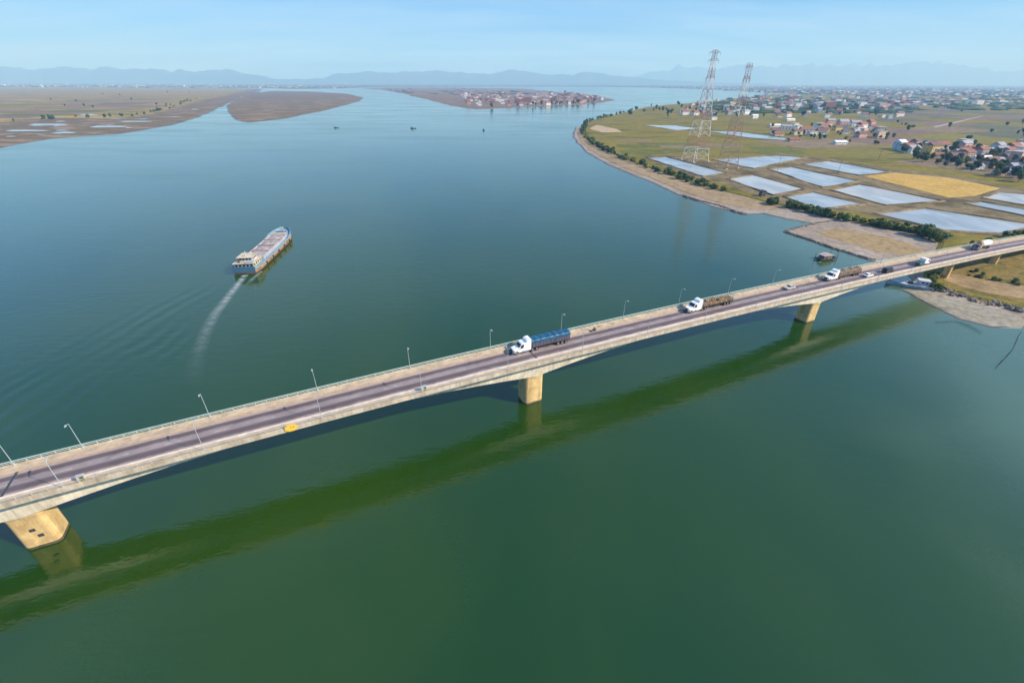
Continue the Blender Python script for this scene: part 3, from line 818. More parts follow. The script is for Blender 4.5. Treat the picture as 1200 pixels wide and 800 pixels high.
# street lamps: pole, arm over the road, lantern
def lamp(s, side, idx):
    n = NC + side * 5.75
    base = bpt(s, n, 0.17)
    where = 'river railing, near the camera' if side > 0 else 'far railing'
    t = thing('street_lamp', '', 'street lamp', base, 0, 'street lamps along the bridge')
    m = MB(); m.tube((0, 0, 0), (0, 0, 6.4), 0.07, 0.045, 8); m.build('pole', GALV, t)
    m = MB(); m.box(-.18, .18, -.18, .18, 0, .4); m.build('base_plate', GALV, t)
    d = Vector((-BN.x * side, -BN.y * side, 0))
    m = MB(); m.tube(Vector((0, 0, 6.3)), d * 0.9 + Vector((0, 0, 6.65)), .06, .05, 6); m.build('arm', GALV, t)
    m = MB(); c = d * 1.15 + Vector((0, 0, 6.68)); e = Vector((BD.x, BD.y, 0)) * .16
    m.loft([[c - d * .4 - e * .6 + Vector((0, 0, -.05)), c - d * .4 + e * .6 + Vector((0, 0, -.05)), c - d * .4 + e * .6 + Vector((0, 0, .09)), c - d * .4 - e * .6 + Vector((0, 0, .09))],
            [c - e + Vector((0, 0, -.08)), c + e + Vector((0, 0, -.08)), c + e + Vector((0, 0, .12)), c - e + Vector((0, 0, .12))],
            [c + d * .4 - e * .5 + Vector((0, 0, -.04)), c + d * .4 + e * .5 + Vector((0, 0, -.04)), c + d * .4 + e * .5 + Vector((0, 0, .06)), c + d * .4 - e * .5 + Vector((0, 0, .06))]])
    m.build('lantern', GALV, t)
    return t
ORD = ['first', 'second', 'third', 'fourth', 'fifth', 'sixth', 'seventh', 'eighth', 'ninth', 'tenth', 'eleventh', 'twelfth', 'thirteenth', 'fourteenth', 'fifteenth', 'sixteenth', 'seventeenth', 'eighteenth', 'nineteenth', 'twentieth']
ls = [-99.7 + 22.5 * k for k in range(16)]
for i, s in enumerate(ls):
    for side, w_ in ((1, 'near'), (-1, 'far')):
        k = i + (1 if side < 0 else 0)
        t = lamp(s, side, i)
        t['label'] = 'grey street lamp on the bridge\'s %s sidewalk, %s from the left' % (w_, ORD[k])
t = lamp(-110.5, -1, 0); t['label'] = 'grey street lamp on the bridge\'s far sidewalk, first from the left'

# yellow channel board on the outside of the near railing, with its small lamp under the deck
c = bpt(-61.0, NC + 6.12, 0.35)
t = thing('navigation_board', 'yellow navigation board fixed outside the bridge railing above the channel', 'sign', c, math.atan2(BD.y, BD.x))
m = MB(); o8 = [(math.cos(R(22.5 + 45 * i)) * 1.35, math.sin(R(22.5 + 45 * i)) * 0.95) for i in range(8)]
m.loft([[(x, yy, z) for x, z in o8] for yy in (-.06, .02)]); m.build('board', YELLOW, t)
m = MB(); m.loft([[(x * .98, yy, z * .98) for x, z in o8] for yy in (.025, .045)]); m.build('backing', DARKM, t)
for x in (-.05, .45):
    m = MB(); m.box(x, x + .16, -.085, -.065, .05, .3); m.build('mark', DARKM, t)
for x in (-1.0, 1.0):
    m = MB(); m.tube((x, .05, -.3), (x, .32, -.3), .05); m.build('bracket', DARKM, t)
c = bpt(-63.5, NC + 3.6, -1.0)
t = thing('navigation_lamp', 'small white navigation lamp hanging under the deck beside the yellow board', 'lamp', c)
m = MB(); m.tube((0, 0, -.6), (0, 0, .55), .05); m.build('hanger', DARKM, t)
m = MB(); m.tube((0, 0, -1.1), (0, 0, -.6), .4, .45, 10); m.build('lamp_body', WHITE, t)
for s, lab in ((-97.0, 'white control cabinet with green door on the near sidewalk at the left pier'), (-31.5, 'white control cabinet with green door on the near sidewalk at mid span')):
    t = thing('control_cabinet', lab, 'cabinet', bpt(s, NC + 5.1, 0.17), math.atan2(BD.y, BD.x), 'control cabinets on the near sidewalk')
    m = MB(); m.box(-.55, .55, -.3, .3, 0, 1.35); m.build('cabinet', CREAM, t)
    m = MB(); m.box(-.1, .5, -.33, -.302, .15, 1.25); m.build('door', paint('green_door', (.08, .13, .07), .6), t)
    m = MB(); m.box(-.6, .6, -.36, .36, 1.352, 1.42); m.build('roof', GALV, t)

# ---------------------------------------------------------------- vehicles
def on_deck(o, s, n, toward_left):
    d = Vector((BD.x, BD.y, 0)) * (-1 if toward_left else 1)
    ds = -1 if toward_left else 1
    sl_ = (deck_z(s + 2 * ds) - deck_z(s - 2 * ds)) / 4
    x = Vector((d.x, d.y, sl_)).normalized()
    y = Vector((-d.y, d.x, 0)).normalized()
    z = x.cross(y)
    M = Matrix((x, y, z)).transposed().to_4x4()
    p = bpt(s, n, 0.008)
    o.matrix_world = Matrix.Translation(p) @ M

_wheel = {}
def wheel(parent, x, y, r, wd, rim=CHROME):
    key = (round(r, 2), round(wd, 2), rim.name)
    if key not in _wheel:
        m = MB(); n = 18
        prof = [(r * .62, -wd / 2), (r * .92, -wd / 2), (r, -wd / 2 + .05), (r, wd / 2 - .05), (r * .92, wd / 2), (r * .62, wd / 2)]
        rings = [[(pr * math.cos(2 * math.pi * i / n), q, pr * math.sin(2 * math.pi * i / n)) for pr, q in prof] for i in range(n + 1)]
        m.loft(rings, cap=False, closed=True)
        ty = m.mesh('tyre', BLACK)
        m = MB(); 
        rr = [(r * .62, -wd * .42), (r * .30, -wd * .25), (r * .12, -wd * .45), (r * .12, wd * .45), (r * .30, wd * .25), (r * .62, wd * .42)]
        m.loft([[(pr * math.cos(2 * math.pi * i / 14), q, pr * math.sin(2 * math.pi * i / 14)) for i in range(14)] for pr, q in rr])
        _wheel[key] = (ty, m.mesh('rim', rim))
    ty, ri = _wheel[key]
    w_ = put('wheel', ty, parent, (x, y, r))
    put('rim', ri, w_)
    return w_

def semi(label, load, tail=-10.0):
    t = thing('semi_truck', label, 'truck', group='semi trailer trucks on the bridge')
    m = MB()        # hood narrows and drops to the nose
    def ring(x, hw, z0, z1, ch=.12): return [(x, -hw, z0), (x, hw, z0), (x, hw, z1 - ch), (x, hw - ch, z1), (x, -hw + ch, z1), (x, -hw, z1 - ch)]
    m.loft([ring(9.75, .78, .65, 1.62), ring(9.55, .92, .6, 1.72), ring(7.9, 1.08, .6, 2.0), ring(7.75, 1.12, .6, 2.02)])
    m.build('hood', WHITE, t)
    m = MB()
    m.prism([(8.0, .6), (8.0, 2.02), (7.35, 2.95), (6.9, 3.12), (6.0, 3.2), (6.0, .6)], -1.16, 1.16)
    cab = m.build('cab', WHITE, t)
    m = MB(); m.add([(8.0, -1.02, 2.1), (8.0, 1.02, 2.1), (7.42, .95, 2.92), (7.42, -.95, 2.92), (7.9, -1.02, 2.06), (7.9, 1.02, 2.06), (7.3, .95, 2.88), (7.3, -.95, 2.88)],
                    [(0, 1, 2, 3), (4, 7, 6, 5), (0, 4, 5, 1), (1, 5, 6, 2), (2, 6, 7, 3), (3, 7, 4, 0)])
    m.build('windscreen', GLASS, cab)
    for sg in (-1, 1):
        m = MB(); m.prism([(7.75, 2.0), (7.3, 2.75), (6.6, 2.8), (6.6, 2.0)], sg * 1.165, sg * 1.185); m.build('side_window', GLASS, cab)
        m = MB(); m.box(7.0, 7.25, sg * 1.25, sg * 1.55, 1.9, 2.6); m.build('mirror', DARKM, cab)
        m = MB(); m.box(9.3, 9.62, sg * .95 - .12, sg * .95 + .12, 1.0, 1.35); m.build('headlight', CHROME, t)
        m = MB()        # fender over the front wheel
        m.loft([[(8.75 + .72 * math.cos(a), sg * q, .55 + .72 * math.sin(a)) for a in [R(10 + 16 * i) for i in range(11)]] +
                [(8.75 + .60 * math.cos(a), sg * q, .55 + .60 * math.sin(a)) for a in [R(170 - 16 * i) for i in range(11)]] for q in (.85, 1.24)])
        m.build('fender', WHITE, t)
        m = MB(); m.tube((6.9, sg * 1.0, .72), (5.2, sg * 1.0, .72), .34, .34, 12); m.build('fuel_tank', CHROME, t)
        m = MB(); m.tube((4.25, sg * 1.12, .9), (4.25, sg * 1.12, 3.9), .09, .09, 8); m.build('exhaust_stack', CHROME, t)
    m = MB(); m.prism([(6.0, .7), (6.0, 3.2), (5.75, 3.75), (5.2, 3.95), (4.45, 3.95), (4.45, .7)], -1.2, 1.2); m.build('sleeper', WHITE, t)
    m = MB(); m.box(9.755, 9.82, -.62, .62, .75, 1.5); m.build('grille', DARKM, t)
    m = MB(); m.box(9.7, 10.0, -1.15, 1.15, .35, .68); m.build('bumper', DARKM, t)
    m = MB(); m.box(1.9, 9.5, -.45, .45, .62, .95); m.build('chassis', DARKM, t)
    for sg in (-1, 1):
        wheel(t, 8.75, sg * 1.02, .52, .3)
        for x in (3.9, 2.6): wheel(t, x, sg * .98, .52, .55)
        for x in (tail + 3.7, tail + 2.4, tail + 1.1): wheel(t, x, sg * .98, .52, .5)
    m = MB(); m.box(tail, 4.1, -1.24, 1.24, 1.12, 1.34); m.box(tail + .4, 3.5, -.5, .5, .85, 1.12); m.build('trailer_bed', DARKM, t)
    rr = random.Random(len(label))
    if load == 'tarp':
        m = MB()
        for sg in (-1, 1): m.box(tail, 4.1, sg * 1.25 - .04, sg * 1.25 + .04, 1.345, 2.65)
        m.box(4.02, 4.1, -1.2, 1.2, 1.345, 2.65); m.box(tail, tail + .08, -1.2, 1.2, 1.345, 2.65)
        m.build('trailer_side', SIDEP, t)
        m = MB()
        for k in range(15):
            x = tail + .1 + k * (3.9 - tail) / 14.2
            for sg in (-1, 1): m.box(x, x + .1, sg * 1.3, sg * 1.36, 1.35, 2.6)
        m.build('side_rib', SIDEP, t)
        m = MB(); rings = []
        for k in range(29):
            x = tail - .1 + (4.3 - tail) * k / 28
            sag = .10 * math.sin(k * 1.35) + rr.uniform(-.05, .05)
            rings.append([(x, -1.34, 2.45 + sag * .6), (x, -1.33, 3.25 + sag * .4), (x, -1.2, 3.42 + sag), (x, -.5, 3.52 + sag), (x, 0, 3.58 + sag), (x, .5, 3.52 + sag), (x, 1.2, 3.42 + sag), (x, 1.33, 3.25 + sag * .4), (x, 1.34, 2.45 + sag * .6)])
        m.loft(rings); m.build('tarpaulin', TARPB, t)
    elif load == 'brown':
        m = MB()
        for sg in (-1, 1): m.box(tail, 4.1, sg * 1.25 - .04, sg * 1.25 + .04, 1.345, 2.3)
        m.build('trailer_side', BROWND, t)
        m = MB(); rings = []
        for k in range(24):
            x = -9.95 + 14.0 * k / 23; e = .18 * math.sin(k * .9) + rr.uniform(-.1, .1)
            rings.append([(x, -1.18, 2.0), (x, -1.2, 2.7 + e * .5), (x, -.6, 3.25 + e), (x, .1, 3.3 + e), (x, .7, 3.15 + e), (x, 1.2, 2.6 + e * .5), (x, 1.18, 2.0)])
        m.loft(rings); m.build('load_cover', BROWND, t)
    else:
        for x in (4.05, -9.95):
            m = MB()
            for y in (-1.1, -.4, .4, 1.1): m.box(x - .05, x + .05, y - .06, y + .06, 1.345, 3.1)
            m.box(x - .06, x + .06, -1.2, 1.2, 2.95, 3.1); m.build('headboard' if x > 0 else 'tailboard', GALV, t)
    return t
LANE = -3.35
t1 = semi('white long nosed semi truck with blue tarpaulin trailer above the middle pier', 'tarp', -7.9)
on_deck(t1, 4.6, LANE, True)
t2 = semi('white long nosed semi truck hauling brown bundles on an open flatbed trailer', 'open')
on_deck(t2, 67.0, LANE, True)
t3 = semi('white long nosed semi truck with dark brown covered trailer past the third pier', 'brown')
on_deck(t3, 137.0, LANE, True)
# bundles on the flatbed: each can be lifted off
mt2 = t2.matrix_world.copy()
where = ['front', 'second', 'third', 'fourth', 'fifth', 'rear']
for k in range(6):
    for row, sg in (('far', -1), ('near', 1)):
        rr = random.Random(k * 3 + sg)
        m = MB()
        x0 = 3.6 - k * 2.25; hh = .75 + rr.uniform(.0, .55)
        for a in range(3):
            for b in range(2 if hh < 1 else 3):
                rad = .23 + rr.uniform(-.03, .03)
                yy = -.4 + a * .4; zz = 1.37 + .24 + b * .45
                m.tube((x0 - 2.0, yy, zz), (x0 + rr.uniform(-.15, .05), yy + rr.uniform(-.04, .04), zz), rad, rad * .92, 8)
        m.box(x0 - 1.55, x0 - 1.45, -.66, .66, 1.36, 1.37 + (2 if hh < 1 else 3) * .46 + .05, 1)
        m.box(x0 - .55, x0 - .45, -.66, .66, 1.36, 1.37 + (2 if hh < 1 else 3) * .46 + .05, 1)
        o = m.build('log_bundle', [BROWN, BROWND])
        o.matrix_world = mt2 @ Matrix.Translation((0, -sg * .64 * -1, 0))
        tag(o, 'brown strapped bundle on the flatbed truck, %s of its %s row' % (where[k], row if sg else row), 'bundle', 'bundles on the flatbed trailer')

def car(label, mat, kind='car'):
    t = thing('car' if kind == 'car' else 'van', label, kind)
    L, hw = (2.15, .86) if kind == 'car' else (2.6, .95)
    top = 1.45 if kind == 'car' else 2.05
    prof = ([(L, .35), (L, .68), (L - .2, .82), (1.0, .95), (-1.55, .98), (-L + .05, .9), (-L, .6), (-L, .35)] if kind == 'car'
            else [(L, .4), (L, .85), (L - .25, 1.05), (L - .75, 1.2), (-L + .02, 1.2), (-L, .7), (-L, .4)])
    m = MB(); m.prism(prof, -hw, hw); m.build('body', mat, t)
    gp = ([(1.0, .95), (.35, top - .03), (.1, top), (-1.0, top), (-1.25, top - .06), (-1.75, .98)] if kind == 'car' else [(L - .72, 1.2), (L - 1.25, top - .05), (L - 1.4, top), (-L + .3, top), (-L + .08, top - .1), (-L + .02, 1.2)])
    m = MB(); k = len(gp); cz = .95 if kind == 'car' else 1.2
    sl2 = lambda z: hw - .03 - (z - cz) * .32
    m.add([(x, -sl2(z), z) for x, z in gp] + [(x, sl2(z), z) for x, z in gp], [tuple(range(k)), tuple(range(k, 2 * k))] + [(i, (i + 1) % k, k + (i + 1) % k, k + i) for i in range(k)])
    cb = m.build('cabin', mat, t)
    def pane(name, x0, z0, x1, z1):
        m = MB(); d = Vector((z1 - z0, 0, -(x1 - x0))).normalized() * .012
        if d.z < 0: d = -d
        if name == 'rear_window' and d.x > 0: d.x = -d.x
        m.add([Vector((x0, -sl2(z0) + .1, z0)) + d, Vector((x0, sl2(z0) - .1, z0)) + d, Vector((x1, sl2(z1) - .1, z1)) + d, Vector((x1, -sl2(z1) + .1, z1)) + d], [(0, 1, 2, 3)])
        m.build(name, GLASS, cb)
    if kind == 'car':
        pane('windscreen', .94, 1.0, .4, 1.39); pane('rear_window', -1.68, 1.03, -1.3, 1.37)
        sw = [(.8, 1.02), (.3, 1.38), (-1.0, 1.38), (-1.45, 1.02)]
    else:
        pane('windscreen', L - .77, 1.26, L - 1.2, 1.95); pane('rear_window', -L + .03, 1.3, -L + .08, 1.85)
        sw = [(L - .95, 1.3), (L - 1.35, 1.9), (-L + .5, 1.9), (-L + .4, 1.3)]
    for sg in (-1, 1):
        m = MB(); q = [(x, sg * (sl2(z) + .012), z) for x, z in sw]; m.add(q, [(0, 1, 2, 3)]); m.build('side_window', GLASS, cb)
        m = MB(); m.box(L - .03, L + .02, sg * (hw - .3) - .15, sg * (hw - .3) + .15, .6, .76); m.build('headlight', CHROME, t)
        m = MB(); m.box(-L - .02, -L + .03, sg * (hw - .25) - .12, sg * (hw - .25) + .12, .6, .8); m.build('tail_light', paint('lamp_red_%d' % (sg + 1), (.35, .02, .02), .4) if False else REDP, t)
        for x in (1.32 if kind == 'car' else 1.7, -1.3 if kind == 'car' else -1.6): wheel(t, x, sg * (hw - .1), .32, .22)
    return t
SILV = paint('silver_paint', (0.52, 0.50, 0.50), 0.3, var=0.04)
BLKP = paint('black_car_paint', (0.015, 0.018, 0.022), 0.25)
c1 = car('pale silver car in the far lane ahead of the brown covered truck', SILV); on_deck(c1, 107.0, LANE, True)
c2 = car('small white car in the near lane beside the brown covered truck', WHITE); on_deck(c2, 148.5, 0.1, False)
c3 = car('black van in the near lane between the white car and the small truck', BLKP, 'van'); on_deck(c3, 161.5, 0.1, False)

def small_truck():
    t = thing('small_truck', 'small truck with tall white box and dark teal open bed in the near lane', 'truck')
    m = MB(); m.box(-3.6, 3.2, -.4, .4, .55, .8); m.build('chassis', DARKM, t)
    m = MB(); m.prism([(3.7, .5), (3.75, 1.3), (3.45, 2.3), (3.2, 2.45), (1.9, 2.45), (1.9, .5)], -1.0, 1.0); cb = m.build('cab', WHITE, t)
    m = MB(); m.add([(3.76, -.9, 1.38), (3.76, .9, 1.38), (3.49, .86, 2.22), (3.49, -.86, 2.22)], [(0, 1, 2, 3)]); m.build('windscreen', GLASS, cb)
    for sg in (-1, 1):
        m = MB(); m.add([(3.4, sg * 1.01, 1.4), (3.2, sg * 1.01, 2.2), (2.2, sg * 1.01, 2.2), (2.2, sg * 1.01, 1.4)], [(0, 1, 2, 3)]); m.build('side_window', GLASS, cb)
        for x in (2.8, -2.2): wheel(t, x, sg * .9, .42, .3)
    m = MB(); m.box(-.3, 1.8, -1.1, 1.1, .9, 2.9); m.build('cargo_box', WHITE, t)
    m = MB(); m.box(-3.9, -.35, -1.1, 1.1, .82, .95); m.box(-3.9, -.35, -1.12, -1.05, .95, 1.7); m.box(-3.9, -.35, 1.05, 1.12, .95, 1.7); m.box(-3.92, -3.84, -1.04, 1.04, .95, 1.7); m.box(-3.8, -.45, -.95, .95, .95, 1.55); m.build('open_bed', TEALM, t)
    return t
t = small_truck(); on_deck(t, 186.0, 0.1, False)

def tank_truck():
    t = thing('tank_truck', 'tank truck with dark cab, tan frame and big white tank on the bridge approach', 'truck')
    m = MB(); m.box(-6.3, 6.0, -.45, .45, .7, 1.0); m.build('chassis', DARKM, t)
    m = MB(); m.prism([(6.8, .6), (6.9, 1.5), (6.7, 2.75), (6.3, 2.95), (4.6, 2.95), (4.6, .6)], -1.2, 1.2); cb = m.build('cab', paint('mauve_cab', (.16, .13, .16), .4), t)
    m = MB(); m.add([(6.9, -1.08, 1.6), (6.9, 1.08, 1.6), (6.73, 1.02, 2.6), (6.73, -1.02, 2.6)], [(0, 1, 2, 3)]); m.build('windscreen', GLASS, cb)
    for sg in (-1, 1):
        m = MB(); m.add([(6.55, sg * 1.21, 1.65), (6.35, sg * 1.21, 2.55), (5.1, sg * 1.21, 2.55), (5.1, sg * 1.21, 1.65)], [(0, 1, 2, 3)]); m.build('side_window', GLASS, cb)
        for x in (5.7, -3.4, -4.7): wheel(t, x, sg * 1.0, .52, .45)
    m = MB(); m.box(2.9, 4.3, -1.15, 1.15, 1.02, 3.5); m.box(3.1, 4.2, -.5, .5, 3.5, 4.3); m.build('hopper', paint('tan_hopper', (.52, .34, .14), .6), t)
    m = MB(); n = 20; rings = []
    for x, r in ((2.75, .55), (2.3, 1.15), (1.4, 1.45), (-3.2, 1.5), (-5.2, 1.3), (-6.2, .9), (-6.5, .5)):
        rings.append([(x, r * math.cos(2 * math.pi * i / n), 2.75 + r * math.sin(2 * math.pi * i / n)) for i in range(n)])
    m.loft(rings); m.build('tank', WHITE, t, smooth=False)
    for x in (1.6, -4.4):
        m = MB(); m.box(x - .2, x + .2, -1.0, 1.0, 1.0, 1.8); m.build('cradle', DARKM, t)
    return t
t = tank_truck(); on_deck(t, 244.0, LANE + .3, True)

# motorbike and rider on the far shoulder
def body_mesh(name, nodes, edges, mat):
    me = bpy.data.meshes.new(name)
    me.from_pydata([n[0] for n in nodes], edges, [])
    o = bpy.data.objects.new(name, me); col.objects.link(o)
    sk = o.modifiers.new('skin', 'SKIN')
    for v, n in zip(me.skin_vertices[0].data, nodes):
        v.radius = (n[1], n[1] if len(n) < 3 else n[2])
    me.skin_vertices[0].data[0].use_root = True
    o.modifiers.new('sub', 'SUBSURF').levels = 1
    dg = bpy.context.evaluated_depsgraph_get()
    nm = bpy.data.meshes.new_from_object(o.evaluated_get(dg))
    nm.materials.clear(); nm.materials.append(mat)
    bpy.data.objects.remove(o)
    return nm
mb = thing('motorbike', 'dark motorbike on the far shoulder just behind the blue truck', 'motorbike')
m = MB(); m.prism([(.35, .55), (.5, .95), (.3, .9), (-.1, .75), (-.75, .85), (-.8, .7), (-.3, .45), (.2, .35)], -.12, .12); m.build('frame', DARKM, mb)
m = MB(); m.tube((.42, 0, 1.0), (.68, 0, .3), .04); m.build('fork', CHROME, mb)
m = MB(); m.tube((.4, -.33, 1.05), (.4, .33, 1.05), .025); m.build('handlebar', DARKM, mb)
m = MB(); m.box(-.75, .05, -.13, .13, .78, .88); m.build('seat', BLACK, mb)
for x in (.68, -.55): wheel(mb, x, 0, .3, .12)
on_deck(mb, 22.5, NC - 3.0, True)
N = [((-.25, 0, .98), .15), ((-.22, 0, 1.2), .15), ((-.15, 0, 1.42), .17, .13), ((-.12, 0, 1.55), .06), ((-.08, 0, 1.68), .11), ((-.07, 0, 1.78), .09),
     ((-.14, .2, 1.42), .07), ((.05, .27, 1.2), .05), ((.34, .28, 1.1), .035), ((-.14, -.2, 1.42), .07), ((.05, -.27, 1.2), .05), ((.34, -.28, 1.1), .035),
     ((-.2, .12, .95), .1), ((.18, .2, .88), .08), ((.02, .2, .45), .055), ((.14, .2, .4), .045), ((-.2, -.12, .95), .1), ((.18, -.2, .88), .08), ((.02, -.2, .45), .055), ((.14, -.2, .4), .045)]
E_ = [(0, 1), (1, 2), (2, 3), (3, 4), (4, 5), (2, 6), (6, 7), (7, 8), (2, 9), (9, 10), (10, 11), (0, 12), (12, 13), (13, 14), (14, 15), (0, 16), (16, 17), (17, 18), (18, 19)]
rider = put('person', body_mesh('person', N, E_, CLOTH))
tag(rider, 'person in dark clothes riding the motorbike on the far shoulder', 'person')
on_deck(rider, 22.5, NC - 3.0, True)
m = MB(); m.loft([[(-.07 + r * math.cos(a), r * math.sin(a), z) for a in [2 * math.pi * i / 10 for i in range(10)]] for z, r in ((1.70, .135), (1.80, .13), (1.87, .09), (1.90, .03))])
m.build('helmet', WHITE, rider)

# ---------------------------------------------------------------- river barge
bg_ = thing('barge', 'loaded river barge with blue gunwale and rusty hull heading upstream', 'barge', (ship_stern.x, ship_stern.y, 0), math.atan2(ship_dir.y, ship_dir.x))
LB, HB = 62.0, 6.2
def hull_ring(x, hw, zt, zb, flare=.86):
    return [(x, -hw, zt), (x, -hw, zt * .45), (x, -hw * flare, zb), (x, hw * flare, zb), (x, hw, zt * .45), (x, hw, zt)]
secs = [(0, 5.2, 3.0, -.6), (2, 5.9, 2.9, -.8), (8, 6.2, 2.8, -.8), (30, 6.2, 2.7, -.8), (46, 6.2, 2.9, -.8), (53, 5.8, 3.4, -.7), (58, 4.4, 4.0, -.4), (61, 2.4, 4.4, .6), (62.2, .6, 4.6, 2.2)]
m = MB(); m.loft([hull_ring(*s_) for s_ in secs]); hull = m.build('hull', RUST, bg_)
m = MB(); m.loft([[(x, -hw * .97 - .03, .75), (x, -hw * .90 - .03, zb - .02), (x, hw * .90 + .03, zb - .02), (x, hw * .97 + .03, .75)] for x, hw, zt, zb in secs[:7]]); m.build('boot_top', RUSTD, hull)
m = MB(); m.loft([[(x, -hw + .05, zt + .01), (x, -hw + .05, zt + .03), (x, hw - .05, zt + .03), (x, hw - .05, zt + .01)] for x, hw, zt, zb in secs[:-1]]); m.build('deck', STEELB, bg_)
for sg in (-1, 1):
    m = MB(); m.loft([[(x, sg * (hw - .12), zt + .02), (x, sg * (hw + .08), zt - .15), (x, sg * (hw + .08), zt + (.45 if x < 50 else 1.1)), (x, sg * (hw - .12), zt + (.45 if x < 50 else 1.1))] for x, hw, zt, zb in secs])
    m.build('bulwark', STEELB, bg_)
m = MB(); m.box(-.12, .1, -5.1, 5.1, .9, 3.9); m.build('transom', DEEPB, bg_)
m = MB()
for a in ((13.5, 51, -4.6, -4.35), (13.5, 51, 4.35, 4.6), (13.5, 13.75, -4.35, 4.35), (50.75, 51, -4.35, 4.35)): m.box(a[0], a[1], a[2], a[3], 2.6, 4.3)
m.build('hatch_coaming', paint('coaming_grey', (.38, .36, .38), .7, var=.25, scale=.6), bg_)
m = MB(); gx, gy = 60, 14; vs = []
for i in range(gx + 1):
    for j in range(gy + 1):
        x = 13.8 + 36.9 * i / gx; y = -4.3 + 8.6 * j / gy
        h = 3.7 + .5 * math.cos((j / gy - .5) * math.pi) * (1 + .6 * math.sin(x * .55)) + .35 * noise.fractal(Vector((x * .35, y * .35, 4)), .9, 2, 4)
        vs.append((x, y, h))
m.add(vs, [(i * (gy + 1) + j, (i + 1) * (gy + 1) + j, (i + 1) * (gy + 1) + j + 1, i * (gy + 1) + j + 1) for i in range(gx) for j in range(gy)])
m.build('cargo_heap', CARGO, bg_)['kind'] = 'stuff'
for x in (22.8, 32.0, 41.2):
    m = MB(); m.box(x - .15, x + .15, -4.34, 4.34, 4.0, 4.45); m.build('hold_beam', RUST, bg_)
m = MB(); m.box(1.2, 11.0, -4.4, 4.4, 2.9, 4.9); dh = m.build('deckhouse', CREAM, bg_)
m = MB(); m.box(.6, 11.8, -4.9, 4.9, 4.902, 5.05); m.build('house_roof', CREAM, dh)
m = MB(); m.box(4.2, 10.2, -3.2, 3.2, 5.052, 6.9); wh = m.build('wheelhouse', CREAM2, bg_)
m = MB(); m.box(3.4, 11.0, -3.8, 3.8, 6.902, 7.05); m.build('wheelhouse_roof', CREAM, wh)
for y in (-3.4, -1.7, 0, 1.7, 3.4):
    m = MB(); m.box(1.16, 1.196, y - .5, y + .5, 3.5, 4.4); m.build('window', GLASS, dh)
for y in (-2.2, -.7, .8, 2.2):
    m = MB(); m.box(4.16, 4.196, y - .5, y + .5, 5.6, 6.5); m.build('window', GLASS, wh)
for sg in (-1, 1):
    for x in (2.6, 5.0, 7.4, 9.6):
        m = MB(); m.box(x - .5, x + .5, sg * 4.42 - .018, sg * 4.42 + .018, 3.5, 4.4); m.build('window', GLASS, dh)
    for x in (5.4, 7.2, 9.0):
        m = MB(); m.box(x - .6, x + .6, sg * 3.22 - .018, sg * 3.22 + .018, 5.6, 6.5); m.build('window', GLASS, wh)
m = MB(); m.tube((6, 0, 7.05), (6, 0, 9.6), .1, .06); m.tube((6, -1.2, 8.8), (6, 1.2, 8.8), .05); m.build('mast', WHITE, bg_)
m = MB(); m.tube((2.6, 2.4, 5.05), (2.6, 2.4, 6.6), .45, .4, 10); m.build('funnel', DARKM, bg_)
m = MB(); m.box(.7, 3.8, -4.7, -1.2, 5.06, 5.8); m.build('water_tank', GALV, bg_)
m = MB(); m.box(53.2, 55.2, -1.4, 1.4, 3.5, 4.9); m.tube((54.2, -2.0, 4.4), (54.2, 2.0, 4.4), .6, .6, 10); m.build('windlass', RUSTD, bg_)
m = MB(); m.box(51.5, 52.8, -3.8, 3.8, 3.2, 4.9); m.build('forepeak_house', CREAM, bg_)
m = MB(); m.tube((56.5, 0, 3.8), (56.5, 0, 8.0), .12, .08); m.build('bow_mast', RUST, bg_)
for y in (-3.0, 3.0):
    m = MB(); m.tube((56, y * .8, 3.8), (56, y * .8, 4.7), .25, .25, 8); m.build('bollard', RUSTD, bg_)
for k in range(5):
    m = MB(); n = 12
    m.loft([[(12 + k * 9 + (.55 + .18 * math.cos(b)) * math.cos(a), -6.35 + .18 * math.sin(b) * 1.0, 1.6 + (.55 + .18 * math.cos(b)) * math.sin(a)) for b in [2 * math.pi * j / 6 for j in range(6)]] for a in [2 * math.pi * i / n for i in range(n + 1)]], cap=False)
    m.build('tyre_fender', BLACK, bg_)

